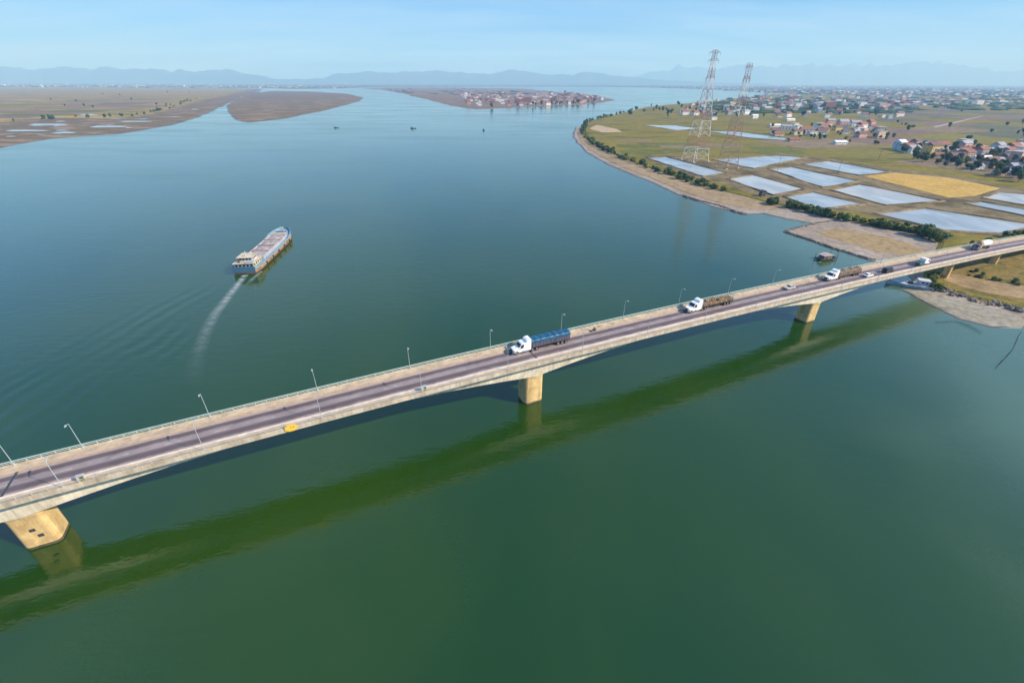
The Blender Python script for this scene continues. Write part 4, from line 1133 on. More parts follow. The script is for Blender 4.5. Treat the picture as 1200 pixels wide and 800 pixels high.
# churned foam behind the barge
def foam_mat():
    m, t, b = newmat('foam')
    g = t.nodes.new('ShaderNodeNewGeometry')
    uv = t.nodes.new('ShaderNodeUVMap'); uv.uv_map = 'trail'
    s = t.nodes.new('ShaderNodeSeparateXYZ'); t.links.new(uv.outputs[0], s.inputs[0])
    n = t.nodes.new('ShaderNodeTexNoise'); n.inputs['Scale'].default_value = 0.30; n.inputs['Detail'].default_value = 6; n.inputs['Roughness'].default_value = .65
    fm = t.nodes.new('ShaderNodeMapping'); fm.inputs['Scale'].default_value = (.55, 1.6, 1)
    t.links.new(g.outputs['Position'], fm.inputs['Vector']); t.links.new(fm.outputs[0], n.inputs['Vector'])
    def mth(op, x, y):
        k = t.nodes.new('ShaderNodeMath'); k.operation = op; k.use_clamp = True
        for q, v in enumerate((x, y)):
            if isinstance(v, (int, float)): k.inputs[q].default_value = v
            else: t.links.new(v, k.inputs[q])
        return k.outputs[0]
    edge = mth('SUBTRACT', 1.0, mth('POWER', s.outputs['Y'], 1.3))
    far = mth('POWER', mth('SUBTRACT', 1.0, s.outputs['X']), 1.5)
    nr = t.nodes.new('ShaderNodeMapRange'); nr.inputs['From Min'].default_value = .36; nr.inputs['From Max'].default_value = .66; nr.inputs['To Min'].default_value = .12; nr.inputs['To Max'].default_value = 1.0
    t.links.new(n.outputs['Fac'], nr.inputs['Value'])
    r = t.nodes.new('ShaderNodeMath'); r.operation = 'MULTIPLY'; r.inputs[1].default_value = .75
    t.links.new(mth('MULTIPLY', mth('MULTIPLY', edge, far), nr.outputs[0]), r.inputs[0])
    b.inputs['Base Color'].default_value = (.62, .68, .70, 1); b.inputs['Roughness'].default_value = .8
    t.links.new(r.outputs[0], b.inputs['Alpha'])
    return m
FOAM = foam_mat()
def foam_trail(pts, w0, w1, label):
    P_ = [p.to_2d() for p in pts]; fine = []
    for i in range(len(P_) - 1):
        for k in range(8):
            t_ = k / 8; a = P_[max(0, i - 1)]; b = P_[i]; c = P_[i + 1]; d = P_[min(len(P_) - 1, i + 2)]
            fine.append(.5 * ((2 * b) + (c - a) * t_ + (2 * a - 5 * b + 4 * c - d) * t_ ** 2 + (3 * b - a - 3 * c + d) * t_ ** 3))
    fine.append(P_[-1]); n = len(fine); m = MB(); vs = []; fs = []
    for i, p in enumerate(fine):
        q = fine[min(n - 1, i + 1)] - fine[max(0, i - 1)]; nr = Vector((-q.y, q.x)).normalized(); wd = w0 + (w1 - w0) * i / n
        vs += [(p.x + nr.x * wd * o, p.y + nr.y * wd * o, .03) for o in (-1, 0, 1)]
    for i in range(n - 1):
        for j in (0, 1): fs.append((3 * i + j, 3 * i + j + 1, 3 * i + j + 4, 3 * i + j + 3))
    m.add(vs, fs)
    o = m.build('wake_foam', FOAM); o['kind'] = 'stuff'; o['label'] = label
    uvl = o.data.uv_layers.new(name='trail')
    for l in o.data.loops:
        i, j = divmod(l.vertex_index, 3)
        uvl.data[l.index].uv = (i / n, abs(j - 1))
foam_trail([Vector((ship_stern.x + .3, ship_stern.y - .5, 0)), at(274, 341), at(262, 357), at(251, 372), at(240, 395), at(232, 420), at(229, 455)], 1.8, 3.4, 'white churned foam trailing behind the barge')
foam_trail([Vector((ship_stern.x + 5.9, ship_stern.y + 4, 0)), Vector((ship_stern.x + 6.2, ship_stern.y - 6, 0)), Vector((ship_stern.x + 8, ship_stern.y - 16, 0))], .8, 2.2, 'thin foam streak off the barge quarter')

# ---------------------------------------------------------------- transmission towers
def tower(loc, H, rz, label, levels, arms):
    t = thing('transmission_tower', label, 'power tower', loc, rz, 'river crossing towers')
    for k in range(len(levels) - 1):
        (z0, w0, mat), (z1, w1, _) = levels[k], levels[k + 1]
        m = MB(); c4 = ((-1, -1), (1, -1), (1, 1), (-1, 1))
        L0 = [Vector((a * w0 / 2, b * w0 / 2, z0)) for a, b in c4]; L1 = [Vector((a * w1 / 2, b * w1 / 2, z1)) for a, b in c4]
        lr = .30 if w0 > 9 else .24
        for i in range(4):
            j = (i + 1) % 4
            m.tube(L0[i], L1[i], lr, lr, 4)
            m.tube(L1[i], L1[j], lr * .55, None, 4)
            nb = 1 if w0 < 9 else 2
            for q in range(nb):
                a0, a1 = L0[i].lerp(L1[i], q / nb), L0[i].lerp(L1[i], (q + 1) / nb)
                b0, b1 = L0[j].lerp(L1[j], q / nb), L0[j].lerp(L1[j], (q + 1) / nb)
                m.tube(a0, b1, lr * .4, None, 4); m.tube(b0, a1, lr * .4, None, 4)
                if q: m.tube(a0, b0, lr * .4, None, 4)
        m.build('tower_section', mat, t)
    for z, hw, dp, mat in arms:
        m = MB()
        for sg in (-1, 1):
            tip = Vector((sg * hw, 0, z))
            for a in (-1, 1):
                m.tube(Vector((sg * .8, a * dp, z)), tip, .25, .18, 4)
                m.tube(Vector((sg * .8, a * dp, z + 2.6)), tip, .2, .15, 4)
                m.tube(Vector((sg * .8, a * dp, z)), Vector((sg * hw * .55, a * dp * .4, z + 1.2)), .15, None, 4)
            m.tube(tip, tip + Vector((0, 0, -2.2)), .14, .18, 6)
        m.build('crossarm', mat, t)
    for a, b in ((-1, -1), (1, -1), (1, 1), (-1, 1)):
        w0 = levels[0][1]; m = MB(); m.box(a * w0 / 2 - 1.2, a * w0 / 2 + 1.2, b * w0 / 2 - 1.2, b * w0 / 2 + 1.2, -.5, .9); m.build('footing', CONC, t)
tower((212, 559, 1.2), 108, R(20), 'taller red and white lattice power tower nearer the left bank', [(0, 21, TWHITE), (14, 18, REDP), (26, 15.6, TWHITE), (42, 12.6, REDP), (50, 11, TWHITE), (62, 8.8, REDP), (72, 7, TWHITE), (82, 5.4, REDP), (92, 4.2, TWHITE), (99, 3.6, TGREY), (108, 3.4, TGREY)],
      [(83, 6.0, 1.6, TGREY), (98.6, 7.0, 1.6, TGREY), (105.5, 7.4, 1.6, TGREY)])
tower((229, 510, 1.2), 95, R(20), 'shorter red and white lattice power tower right of the taller one', [(0, 15, TBRN), (12, 13, TBRN), (26, 11, REDP), (40, 9.2, TBRN), (50, 7.8, TWHITE), (58, 6.4, REDP), (68, 5, TWHITE), (78, 4, REDP), (86, 3.3, TGREY), (95, 3.1, TGREY)],
      [(64, 6.5, 1.8, TGREY), (82, 4.6, 1.4, TGREY), (91.5, 5.0, 1.4, TGREY)])
PL = at(1101, 139).to_2d()
tower((PL.x, PL.y, 1.2), 46, R(35), 'distant grey lattice pylon standing in the brown fields', [(0, 9, TGREY), (14, 6.5, TGREY), (28, 4, TGREY), (38, 2.6, TGREY), (48, 1.6, TGREY)], [(34, 8, .8, TGREY), (41, 6, .6, TGREY)])

# ---------------------------------------------------------------- boats and river works
def sampan(x, y, rz, label, s=1.0):
    p = at(x, y)
    t = thing('fishing_boat', label, 'boat', p, rz, 'small fishing boats on the wide river'); t.scale = (s, s, s)
    sec = [(-5, 1.0, .9), (-3, 1.4, .8), (2, 1.4, .8), (4.5, .8, 1.2), (6, .1, 1.7)]
    m = MB(); m.loft([[(a, -b, z), (a, -b * .7, -.3), (a, b * .7, -.3), (a, b, z)] for a, b, z in sec]); m.build('hull', WOODD, t)
    m = MB(); m.box(-3.2, -.4, -1.0, 1.0, .8, 2.5); cb = m.build('cabin', TEALM, t)
    m = MB(); m.box(-3.5, -.1, -1.2, 1.2, 2.502, 2.62); m.build('cabin_roof', DARKM, cb)
    m = MB(); m.tube((1.2, 0, .7), (1.2, 0, 3.6), .08, .05); m.build('mast', WOODD, t)
sampan(394, 150.5, R(20), 'tiny dark fishing boat off the brown mudflat, leftmost of three on the river', .85)
sampan(484, 151, R(5), 'tiny low dark fishing boat in mid river, middle one of three', 1.0)
sampan(567, 153, R(80), 'tiny dark fishing boat nearest the island houses, rightmost of three', 1.0)

p = at(968, 303)
t = thing('fishing_raft', 'dark fishing raft house on stilts moored behind the bridge', 'raft', p, R(18))
m = MB(); m.box(-5.5, 5.5, -2.4, 2.4, .55, .8); m.build('platform', WOODD, t)
for x in (-5, -1.7, 1.7, 5):
    for y in (-2.1, 2.1):
        m = MB(); m.tube((x, y, -.6), (x, y, 3.2 if abs(x) > 4 else 2.2), .16, .12, 6); m.build('stilt', WOODD, t)
m = MB(); m.box(-3.2, 2.2, -1.6, 1.6, .802, 2.6); hb = m.build('hut_wall', paint('hut_board', (.17, .13, .12), .9, var=.3), t)
m = MB(); m.box(-2.4, -1.5, -1.63, -1.605, .85, 2.3); m.build('door', DARKM, hb)
m = MB(); m.prism([(-3.6, 2.62), (-.5, 3.35), (2.6, 2.62), (2.6, 2.5), (-3.6, 2.5)], -2.0, 2.0); m.build('hut_roof', paint('hut_roof_sheet', (.45, .36, .33), .8, var=.25), hb)
for x in (-4.6, 3.6, 4.4):
    m = MB(); m.tube((x, -1.2, .8), (x, -1.2, 1.7), .4, .4, 10); m.build('barrel', DEEPB if x > 4 else WOODD, t)

p = at(1066, 334)
t = thing('moored_boat', 'grey blue steel work boat moored under the right end of the bridge', 'boat', p, R(152))
sec = [(-8, 2.2, 1.6), (-6, 2.9, 1.5), (2, 3.0, 1.5), (6, 2.2, 1.9), (8.5, .5, 2.5)]
m = MB(); m.loft([[(a, -b, z), (a, -b * .75, -.4), (a, b * .75, -.4), (a, b, z)] for a, b, z in sec]); hl = m.build('hull', GREYP, t)
m = MB(); m.loft([[(a, -b + .08, z + .01), (a, -b + .08, z + .04), (a, b - .08, z + .04), (a, b - .08, z + .01)] for a, b, z in sec[:-1]]); m.build('deck', paint('boat_deck', (.42, .46, .52), .6, var=.3), t)
m = MB(); m.box(-6.2, -2.5, -1.7, 1.7, 1.5, 3.7); cb = m.build('cabin', GREYP, t)
m = MB(); m.box(-6.6, -2.1, -2.0, 2.0, 3.702, 3.86); m.build('cabin_roof', paint('pale_roof', (.55, .60, .66), .5), cb)
for y in (-1.71, 1.71):
    for x in (-5.4, -3.9):
        m = MB(); m.box(x - .4, x + .4, y - .012, y + .012, 2.5, 3.2); m.build('window', GLASS, cb)
m = MB(); m.box(-.8, .8, -.8, .8, 1.5, 2.3); m.build('hatch', DARKM, t)
m = MB(); m.tube((2.8, 0, 1.6), (2.8, 0, 5.0), .1, .07); m.build('mast', GALV, t)

# stone groynes, low and dark, reaching into the river
def ridge(name, pts, wd, h, mat, label, cat, seed):
    P_ = wobble([q.to_2d() for q in pts], step=.006, amp=.001, closed=False, seed=seed)
    t = thing(name, label, cat, (P_[0].x, P_[0].y, 0)); m = MB(); rings = []; n = len(P_); o_ = Vector((P_[0].x, P_[0].y))
    rr = random.Random(seed)
    for i, p in enumerate(P_):
        q = P_[min(n - 1, i + 1)] - P_[max(0, i - 1)]; nr = Vector((-q.y, q.x)).normalized()
        e = .75 + rr.random() * .5; p = p - o_
        rings.append([(p.x + nr.x * a * wd, p.y + nr.y * a * wd, b) for a, b in ((-1.2, -.5), (-.55 * e, h * .7 * e), (0, h * e), (.55 * e, h * .7), (1.2, -.5))])
    m.loft(rings); m.build('core', mat, t)
    me = rock_meshes
    for i in range(0, n, 1):
        p = P_[i] - o_
        put('rock', rr.choice(me), t, (p.x + rr.uniform(-1, 1) * wd, p.y + rr.uniform(-1, 1) * wd * .6, h * .25), rr.uniform(0, 6), [rr.uniform(.5, 1.0)] * 3)
    return t
rock_meshes = []
for k in range(5):
    bm = bmesh.new(); bmesh.ops.create_icosphere(bm, subdivisions=2, radius=1.0)
    for v in bm.verts:
        f = 1 + .45 * noise.noise(v.co * 1.3 + Vector((k * 9.1, 0, 0)))
        v.co = Vector((v.co.x * f * 1.2, v.co.y * f, v.co.z * f * .75))
    me = bpy.data.meshes.new('rock'); bm.to_mesh(me); bm.free(); me.materials.append(ROCK); rock_meshes.append(me)
GROY = paint('groyne_stone', (0.10, 0.085, 0.075), 0.95, var=.4, scale=.6, bump=.5)
ridge('groyne', [at(801, 229), at(820, 235), at(845, 241), at(858, 246), at(873, 250.5)], 2.2, .9, GROY, 'dark stone groyne along the shore below the power towers', 'groyne', 1)
ridge('groyne', [at(921, 271), at(950, 280.5), at(980, 291), at(1005, 298.5), at(1024, 304)], 1.3, .8, paint('mossy_stone', (.10, .10, .085), .95, var=.4), 'mossy stone groyne edging the grey mud spit', 'groyne', 2)
ridge('groyne', [at(922, 270.5), at(938, 266), at(958, 261), at(985, 256.5)], 1.4, .7, GROY, 'short dark stone groyne closing the mud spit towards the ponds', 'groyne', 3)

# boulders along the near right bank
t = thing('revetment', 'tumbled grey boulders lining the near right river bank', 'rocks', (at(1150, 350).x, at(1150, 350).y, 0))
rr = random.Random(12); bl = [(1088, 333), (1104, 339), (1120, 343), (1136, 348), (1165, 354), (1200, 362), (1290, 384)]
for a, b in zip(bl, bl[1:]):
    k = max(6, int((b[0] - a[0]) / 1.3))
    for i in range(k):
        q = i / k; p = at(a[0] + (b[0] - a[0]) * q + rr.uniform(-2, 2), a[1] + (b[1] - a[1]) * q + rr.uniform(-2.5, 4.0)); s_ = rr.uniform(.35, 1.15)
        o = put('rock', rr.choice(rock_meshes), t, Vector((p.x, p.y, rr.uniform(.35, .9))) - t.location, rr.uniform(0, 6), (s_, s_ * rr.uniform(.7, 1.2), s_))

# stake rows for nets in the shallows
def stakes(pts, label, n, seed):
    a0 = at(*pts[0]); t = thing('net_stakes', label, 'net stakes', a0, 0, 'rows of net stakes in the shallows'); rr = random.Random(seed)
    seg = [at(*q) for q in pts]
    for i in range(n):
        f = i / (n - 1) * (len(seg) - 1); k = min(len(seg) - 2, int(f)); p = seg[k].lerp(seg[k + 1], f - k) - a0
        m = MB(); h = rr.uniform(.5, 1.1)
        m.tube((p.x, p.y, -.6), (p.x + rr.uniform(-.15, .15), p.y + rr.uniform(-.15, .15), h), .10, .07, 5); m.build('stake', WOODD, t)
stakes([(1098, 377), (1122, 376), (1136, 381), (1150, 389)], 'bent row of dark net stakes in front of the sandbar', 26, 1)
stakes([(1196, 390), (1188, 408), (1178, 420), (1168, 430)], 'long row of thin dark net stakes near the right edge', 22, 2)

# ---------------------------------------------------------------- houses
HCOL = {'white': (0.74, 0.72, 0.68), 'cream': (0.66, 0.55, 0.38), 'yellow': (0.62, 0.44, 0.17), 'pink': (0.52, 0.34, 0.27), 'grey': (0.34, 0.33, 0.34), 'pale blue': (0.45, 0.54, 0.62)}
RCOL = {'red tiled': (0.26, 0.10, 0.07), 'grey sheet': (0.30, 0.30, 0.33), 'brown tiled': (0.16, 0.09, 0.065), 'white sheet': (0.66, 0.68, 0.70), 'flat': (0.42, 0.37, 0.32)}
HM = {k: paint('wall_' + k.replace(' ', '_'), c, .85, var=.14, scale=.25) for k, c in HCOL.items()}
RM = {k: paint('roof_' + k.replace(' ', '_'), c, .85, var=.25, scale=.6) for k, c in RCOL.items()}
def unit_mesh(name, build, mat):
    m = MB(); build(m); return m.mesh(name, mat)
WIN = unit_mesh('window', lambda m: m.box(-.5, .5, -.03, .03, -.6, .6), GLASS)
DOOR = unit_mesh('door', lambda m: m.box(-.6, .6, -.03, .03, 0, 2.1), paint('door_wood', (.12, .07, .04), .7))
def house(p, w_, d_, fl, wall, roof, rz, label, group, parts=True):
    t = thing('house', label, 'house', (p.x, p.y, 1.2), rz, group)
    h = fl * 3.3
    m = MB(); m.box(-w_ / 2, w_ / 2, -d_ / 2, d_ / 2, -.6, h); wl = m.build('wall', HM[wall], t)
    m = MB()
    if roof == 'flat':
        m.box(-w_ / 2 - .3, w_ / 2 + .3, -d_ / 2 - .3, d_ / 2 + .3, h + .002, h + .25)
        for a in ((-w_ / 2 - .3, w_ / 2 + .3, -d_ / 2 - .3, -d_ / 2 - .1), (-w_ / 2 - .3, w_ / 2 + .3, d_ / 2 + .1, d_ / 2 + .3), (-w_ / 2 - .3, -w_ / 2 - .1, -d_ / 2 - .1, d_ / 2 + .1), (w_ / 2 + .1, w_ / 2 + .3, -d_ / 2 - .1, d_ / 2 + .1)):
            m.box(a[0], a[1], a[2], a[3], h + .25, h + .9)
        m.box(-1.3, 1.3, -1.3, 1.3, h + .25, h + 2.3)
    else:
        r = d_ * .28; e = .6
        m.add([(-w_ / 2 - e, -d_ / 2 - e, h - .15), (w_ / 2 + e, -d_ / 2 - e, h - .15), (w_ / 2 + e, d_ / 2 + e, h - .15), (-w_ / 2 - e, d_ / 2 + e, h - .15), (-w_ / 2 - e, 0, h + r), (w_ / 2 + e, 0, h + r)],
              [(0, 1, 5, 4), (2, 3, 4, 5), (0, 4, 3), (1, 2, 5), (3, 2, 1, 0)])
    m.build('roof', RM[roof], t)
    if parts:
        nx = max(2, int(w_ / 3))
        for f in range(fl):
            for i in range(nx):
                x = -w_ / 2 + w_ * (i + .5) / nx
                for sg in (-1, 1):
                    if f == 0 and i == nx // 2: put('door', DOOR, t, (x, sg * (d_ / 2 + .02), 0)); continue
                    put('window', WIN, t, (x, sg * (d_ / 2 + .02), f * 3.3 + 1.8))
            for sg in (-1, 1):
                put('window', WIN, t, (sg * (w_ / 2 + .02), 0, f * 3.3 + 1.8), math.pi / 2)
    return t
HL = [  # photograph column and row of the foot, width, depth, storeys, wall, roof, turn, label
    (933, 157, 15, 10, 2, 'cream', 'brown tiled', 10, 'cream two storey house with brown roof at the left end of the house row'),
    (951, 158, 13, 10, 2, 'white', 'flat', 5, 'bright white flat roofed house, second from the left in the house row'),
    (966, 154, 12, 10, 2, 'pink', 'brown tiled', 12, 'pinkish house with brown roof between the white and the yellow house'),
    (981, 152, 14, 10, 2, 'yellow', 'brown tiled', 8, 'yellow house with brown roof in the far house row'),
    (908, 148, 22, 9, 1, 'white', 'white sheet', 4, 'long low white shed behind the thin far pond'),
    (912, 158, 16, 9, 1, 'cream', 'red tiled', 4, 'low cream house with red roof at the end of the thin far pond'),
    (926, 141, 20, 9, 1, 'white', 'white sheet', 8, 'white roofed shed above the house row'),
    (1008, 160, 16, 11, 2, 'pink', 'brown tiled', 15, 'wide pinkish house with brown roof right of the yellow house'),
    (1030, 160, 15, 11, 3, 'cream', 'flat', 10, 'tall cream flat roofed house at the edge of the brown fields'),
    (984, 168, 18, 8, 1, 'white', 'white sheet', 6, 'low white roofed shed in the green field below the house row'),
    (930, 165, 16, 8, 1, 'pink', 'red tiled', 3, 'low reddish house below the cream two storey house'),
    (1053, 174, 12, 10, 3, 'pale blue', 'white sheet', 20, 'tall pale blue house with white roof in the lower village'),
    (1068, 178, 16, 11, 2, 'white', 'grey sheet', 16, 'white two storey house with grey roof beside the pale blue house'),
    (1092, 178, 17, 12, 3, 'yellow', 'brown tiled', 12, 'large yellow house with brown roof in the lower village'),
    (1102, 181, 10, 9, 2, 'cream', 'flat', 12, 'small cream annex leaning on the right of the large yellow house'),
    (1127, 180, 15, 10, 2, 'pink', 'brown tiled', 10, 'pink house with brown roof right of the large yellow house'),
    (1150, 187, 22, 10, 1, 'white', 'white sheet', 8, 'long white roofed house in the lower village middle'),
    (1166, 189, 20, 9, 1, 'grey', 'grey sheet', 14, 'low grey shed with grey roof behind the long white house'),
    (1122, 188, 16, 9, 1, 'grey', 'brown tiled', 5, 'low grey house with brown roof in front of the pink house'),
    (1143, 196, 14, 9, 1, 'pale blue', 'grey sheet', 18, 'small pale blue house among dark trees in the lower village'),
    (1180, 180, 15, 10, 2, 'cream', 'red tiled', 22, 'cream house with red roof behind the right village trees'),
    (1197, 172, 13, 11, 3, 'yellow', 'flat', 10, 'tall yellow flat roofed house at the right edge of the photo'),
    (1192, 196, 20, 10, 1, 'white', 'grey sheet', 6, 'low white house with grey roof at the right edge of the photo'),
    (1176, 203, 18, 9, 1, 'pink', 'grey sheet', 12, 'low pinkish house with grey roof just behind the golden field'),
    (1074, 166, 14, 9, 1, 'grey', 'brown tiled', 25, 'small grey house with brown roof above the pale blue house'),
    (836, 140, 14, 9, 2, 'white', 'flat', 10, 'white flat roofed house right of the taller tower'),
    (799, 131, 14, 9, 2, 'white', 'flat', 10, 'small white house left of the taller tower by the tree belt'),
    (884, 138, 16, 9, 2, 'white', 'white sheet', 15, 'white roofed house just right of the shorter tower'),
]
house_xy = []
for (x, y, w_, d_, fl, wall, roof, rz, lab) in HL:
    p = at(x, y, 1.2).to_2d(); house_xy.append(p)
    house(p, w_, d_, fl, wall, roof, R(rz), lab, None)
hr = random.Random(31)
def scatter_houses(n, gen, group, label):
    k = 0
    # one mesh per wall and roof kind, shared
    while k < n:
        p = gen()
        if p is None or any((p - q).length < 17 for q in house_xy): continue
        house_xy.append(p); k += 1
        wall = hr.choice(['white', 'white', 'cream', 'pink', 'grey', 'pale blue', 'white']); roof = hr.choice(['red tiled', 'red tiled', 'brown tiled', 'grey sheet', 'flat'])
        key = (wall, roof)
        if key not in small_house:
            m = MB(); h = hr.choice([4, 6.5, 8]); w_, d_ = hr.uniform(11, 17), hr.uniform(9, 12)
            m.box(-w_ / 2, w_ / 2, -d_ / 2, d_ / 2, -.6, h)
            if roof == 'flat': m.box(-w_ / 2 - .3, w_ / 2 + .3, -d_ / 2 - .3, d_ / 2 + .3, h + .01, h + .8, 1)
            else:
                e = .6; m.add([(-w_ / 2 - e, -d_ / 2 - e, h - .1), (w_ / 2 + e, -d_ / 2 - e, h - .1), (w_ / 2 + e, d_ / 2 + e, h - .1), (-w_ / 2 - e, d_ / 2 + e, h - .1), (-w_ / 2 - e, 0, h + 3.2), (w_ / 2 + e, 0, h + 3.2)],
                              [(0, 1, 5, 4), (2, 3, 4, 5), (0, 4, 3), (1, 2, 5), (3, 2, 1, 0)], 1)
            for i in range(3):
                for f in range(int(h // 3.2)):
                    for sg in (-1, 1): m.box(-w_ / 2 + w_ * (i + .5) / 3 - .6, -w_ / 2 + w_ * (i + .5) / 3 + .6, sg * (d_ / 2 + .02) - .02, sg * (d_ / 2 + .02) + .02, f * 3.2 + 1, f * 3.2 + 2.4, 2)
            small_house[key] = m.mesh('house', [HM[wall], RM[roof], GLASS])
        s_ = hr.uniform(.8, 1.25)
        o = put('house', small_house[key], None, (p.x, p.y, 1.2), hr.uniform(-.3, .5), (s_, s_, s_ * hr.uniform(.85, 1.2)))
        tag(o, label.format(wall=wall, roof=roof), 'house', group + ', %s walls and %s roofs' % key)
small_house = {}
def gen_px(x0, x1, y0, y1, poly, z=1.2, cond=None):
    def g():
        x, y = hr.uniform(x0, x1), hr.uniform(y0, y1)
        if cond and not cond(x, y): return None
        p = at(x, y, z).to_2d()
        return p if inside(p, poly) and not any(inside(p, q) for q in pond_polys) else None
    return g
scatter_houses(80, gen_px(540, 705, 110, 124.5, ISLE, cond=lambda x, y: y > 108 + abs(x - 640) * .03), 'houses on the island', 'tiny {wall} walled house with {roof} roof on the river island')
scatter_houses(95, gen_px(800, 1060, 113, 138, RGW, cond=lambda x, y: y < 142 - (1060 - x) * .03), 'houses in the tree belt village', 'small {wall} walled house with {roof} roof among the far trees')
scatter_houses(34, gen_px(1060, 1215, 172, 204, RGW, cond=lambda x, y: y < 178 + (x - 1060) * .16), 'houses in the lower village', 'low {wall} walled house with {roof} roof in the lower village')
scatter_houses(24, gen_px(905, 1040, 144, 158, RGW), 'houses behind the house row', 'small {wall} walled house with {roof} roof behind the house row')

# small dark pump hut by the ponds, utility poles
p = at(893.5, 229, 1.2)
t = thing('pump_hut', 'small dark hut standing on the dike between shrubs and ponds', 'hut', (p.x, p.y, 1.2), R(10))
m = MB(); m.box(-2, 2, -1.8, 1.8, -.3, 3.8); m.build('wall', paint('hut_dark', (.09, .08, .09), .9), t)
m = MB(); m.prism([(-2.4, 3.8), (0, 4.8), (2.4, 3.8)], -2.2, 2.2); m.build('roof', DARKM, t)
m = MB(); m.box(-.5, .5, -1.84, -1.805, 0, 2); m.build('door', WOODD, t)
for (x, y, h, lab) in ((911, 200, 14, 'thin utility pole beside the middle fish pond'), (982, 203, 13, 'thin utility pole beside the rear fish pond'), (855, 212, 9, 'short utility pole at the corner of the hut pond'), (1030, 186, 10, 'thin utility pole in the green field behind the golden field')):
    p = at(x, y, 1.2); t = thing('utility_pole', lab, 'utility pole', (p.x, p.y, 1.0), R(25), 'utility poles by the ponds')
    m = MB(); m.tube((0, 0, 0), (0, 0, h), .14, .09, 6); m.build('pole', WOODD, t)
    m = MB(); m.box(-1.1, 1.1, -.08, .08, h - .9, h - .7); m.build('crossarm', WOODD, t)

# ---------------------------------------------------------------- trees and shrubs
def crown_mesh(name, seed, H, W, z0, n, leaf, mat):
    rr = random.Random(seed); m = MB(); blobs = []
    for i in range(9):
        a = rr.uniform(0, 6.28); q = rr.uniform(0, .62) * W / 2; zz = z0 + (H - z0) * rr.uniform(.2, .82)
        blobs.append((Vector((math.cos(a) * q, math.sin(a) * q, zz)), rr.uniform(.20, .34) * W))
    blobs.append((Vector((0, 0, z0 + (H - z0) * .55)), W * .36))
    for i in range(n):
        c, r = rr.choice(blobs)
        d = Vector((rr.gauss(0, 1), rr.gauss(0, 1), rr.gauss(0, 1) * .85)).normalized()
        p = c + d * r * rr.uniform(.72, 1.08)
        if p.z < z0 * .6: continue
        u = (d + Vector((rr.uniform(-.7, .7), rr.uniform(-.7, .7), rr.uniform(-.4, .9)))).orthogonal().normalized(); v = (d.cross(u) + Vector((0, 0, rr.uniform(-.3, .3)))).normalized()
        s_ = leaf * rr.uniform(.6, 1.35)
        m.add([p - u * s_, p + v * s_ * .7 - u * s_ * .2, p + u * s_, p - v * s_ * .7 + u * s_ * .1], [(0, 1, 2, 3)])
    for c, r in blobs:      # dark leafy cores so the crown is not hollow
        bm = bmesh.new(); bmesh.ops.create_icosphere(bm, subdivisions=1, radius=r * .72)
        vs = [c + v.co * (1 + .3 * noise.noise(v.co * 2 + c)) for v in bm.verts]; fs = [[v.index for v in f.verts] for f in bm.faces]; bm.free()
        m.add(vs, fs)
    return m.mesh(name, mat)
def trunk_mesh(seed, H, r):
    rr = random.Random(seed); m = MB()
    m.tube((0, 0, -.4), (rr.uniform(-.2, .2), rr.uniform(-.2, .2), H * .55), r, r * .6, 6)
    for i in range(3):
        a = rr.uniform(0, 6.28); m.tube((0, 0, H * (.3 + .08 * i)), (math.cos(a) * H * .22, math.sin(a) * H * .22, H * .62), r * .5, r * .2, 5)
    return m.mesh('trunk', TRUNK)
TREES = [(trunk_mesh(i, h, .22), crown_mesh('crown', i, h, w_, h * .28, 420, .55, mt)) for i, (h, w_, mt) in enumerate(((7.5, 6.5, LEAF1), (9, 7, LEAF3), (6, 6, LEAF1), (8, 5.5, LEAF2), (7, 7.5, LEAF3), (10, 6.5, LEAF1)))]
SHRUBS = [crown_mesh('foliage', 20 + i, h, w_, .1, 300, .38, mt) for i, (h, w_, mt) in enumerate(((2.8, 4.6, LEAF2), (3.4, 4.2, LEAF1), (2.2, 4.8, LEAF2), (3.8, 5.0, LEAF1)))]
tr = random.Random(77)
def tree(p, s_, label, group, z=1.2):
    tk, cr_ = tr.choice(TREES)
    t = thing('tree', label, 'tree', (p.x, p.y, z), tr.uniform(0, 6.28), group); t.scale = (s_, s_, s_ * tr.uniform(.85, 1.2))
    put('trunk', tk, t); put('crown', cr_, t)
def scatter_trees(n, x0, x1, y0, y1, poly, label, group, smin, smax, cond=None, clear=7):
    k = tries = 0
    while k < n and tries < n * 60:
        tries += 1
        x, y = tr.uniform(x0, x1), tr.uniform(y0, y1)
        if cond and not cond(x, y): continue
        p = at(x, y, 1.2).to_2d()
        if not inside(p, poly) or any(inside(p, q) for q in pond_polys) or any((p - q).length < clear for q in house_xy): continue
        k += 1; tree(p, tr.uniform(smin, smax), label, group)
scatter_trees(85, 1058, 1215, 172, 214, RGW, 'dark green tree in the lower village behind the golden field', 'trees of the lower village', .7, 1.25, lambda x, y: 172 + (x - 1060) * .06 < y < 186 + (x - 1060) * .20)
scatter_trees(36, 900, 1050, 146, 170, RGW, 'green tree standing around the house row', 'trees around the house row', .6, 1.0, lambda x, y: abs(y - 156 - (x - 960) * .08) < 8)
scatter_trees(95, 735, 1050, 116, 141, RGW, 'dark tree in the far village tree belt behind the towers', 'trees of the far village belt', 1.0, 1.7, lambda x, y: y < 138 and y > 121 + max(0, (800 - x)) * .02)
scatter_trees(30, 575, 722, 118, 128, ISLE, 'dark tree on the front shore of the river island', 'trees on the island shore', 1.0, 1.8, lambda x, y: y > 124.8 - (x - 600) * .055)
scatter_trees(18, 1040, 1215, 112, 172, RGW, 'lone tree standing in the brown fields of the right plain', 'trees in the brown fields', .6, 1.3, lambda x, y: noise.noise(Vector((x / 30, y / 7, 2))) > .12)
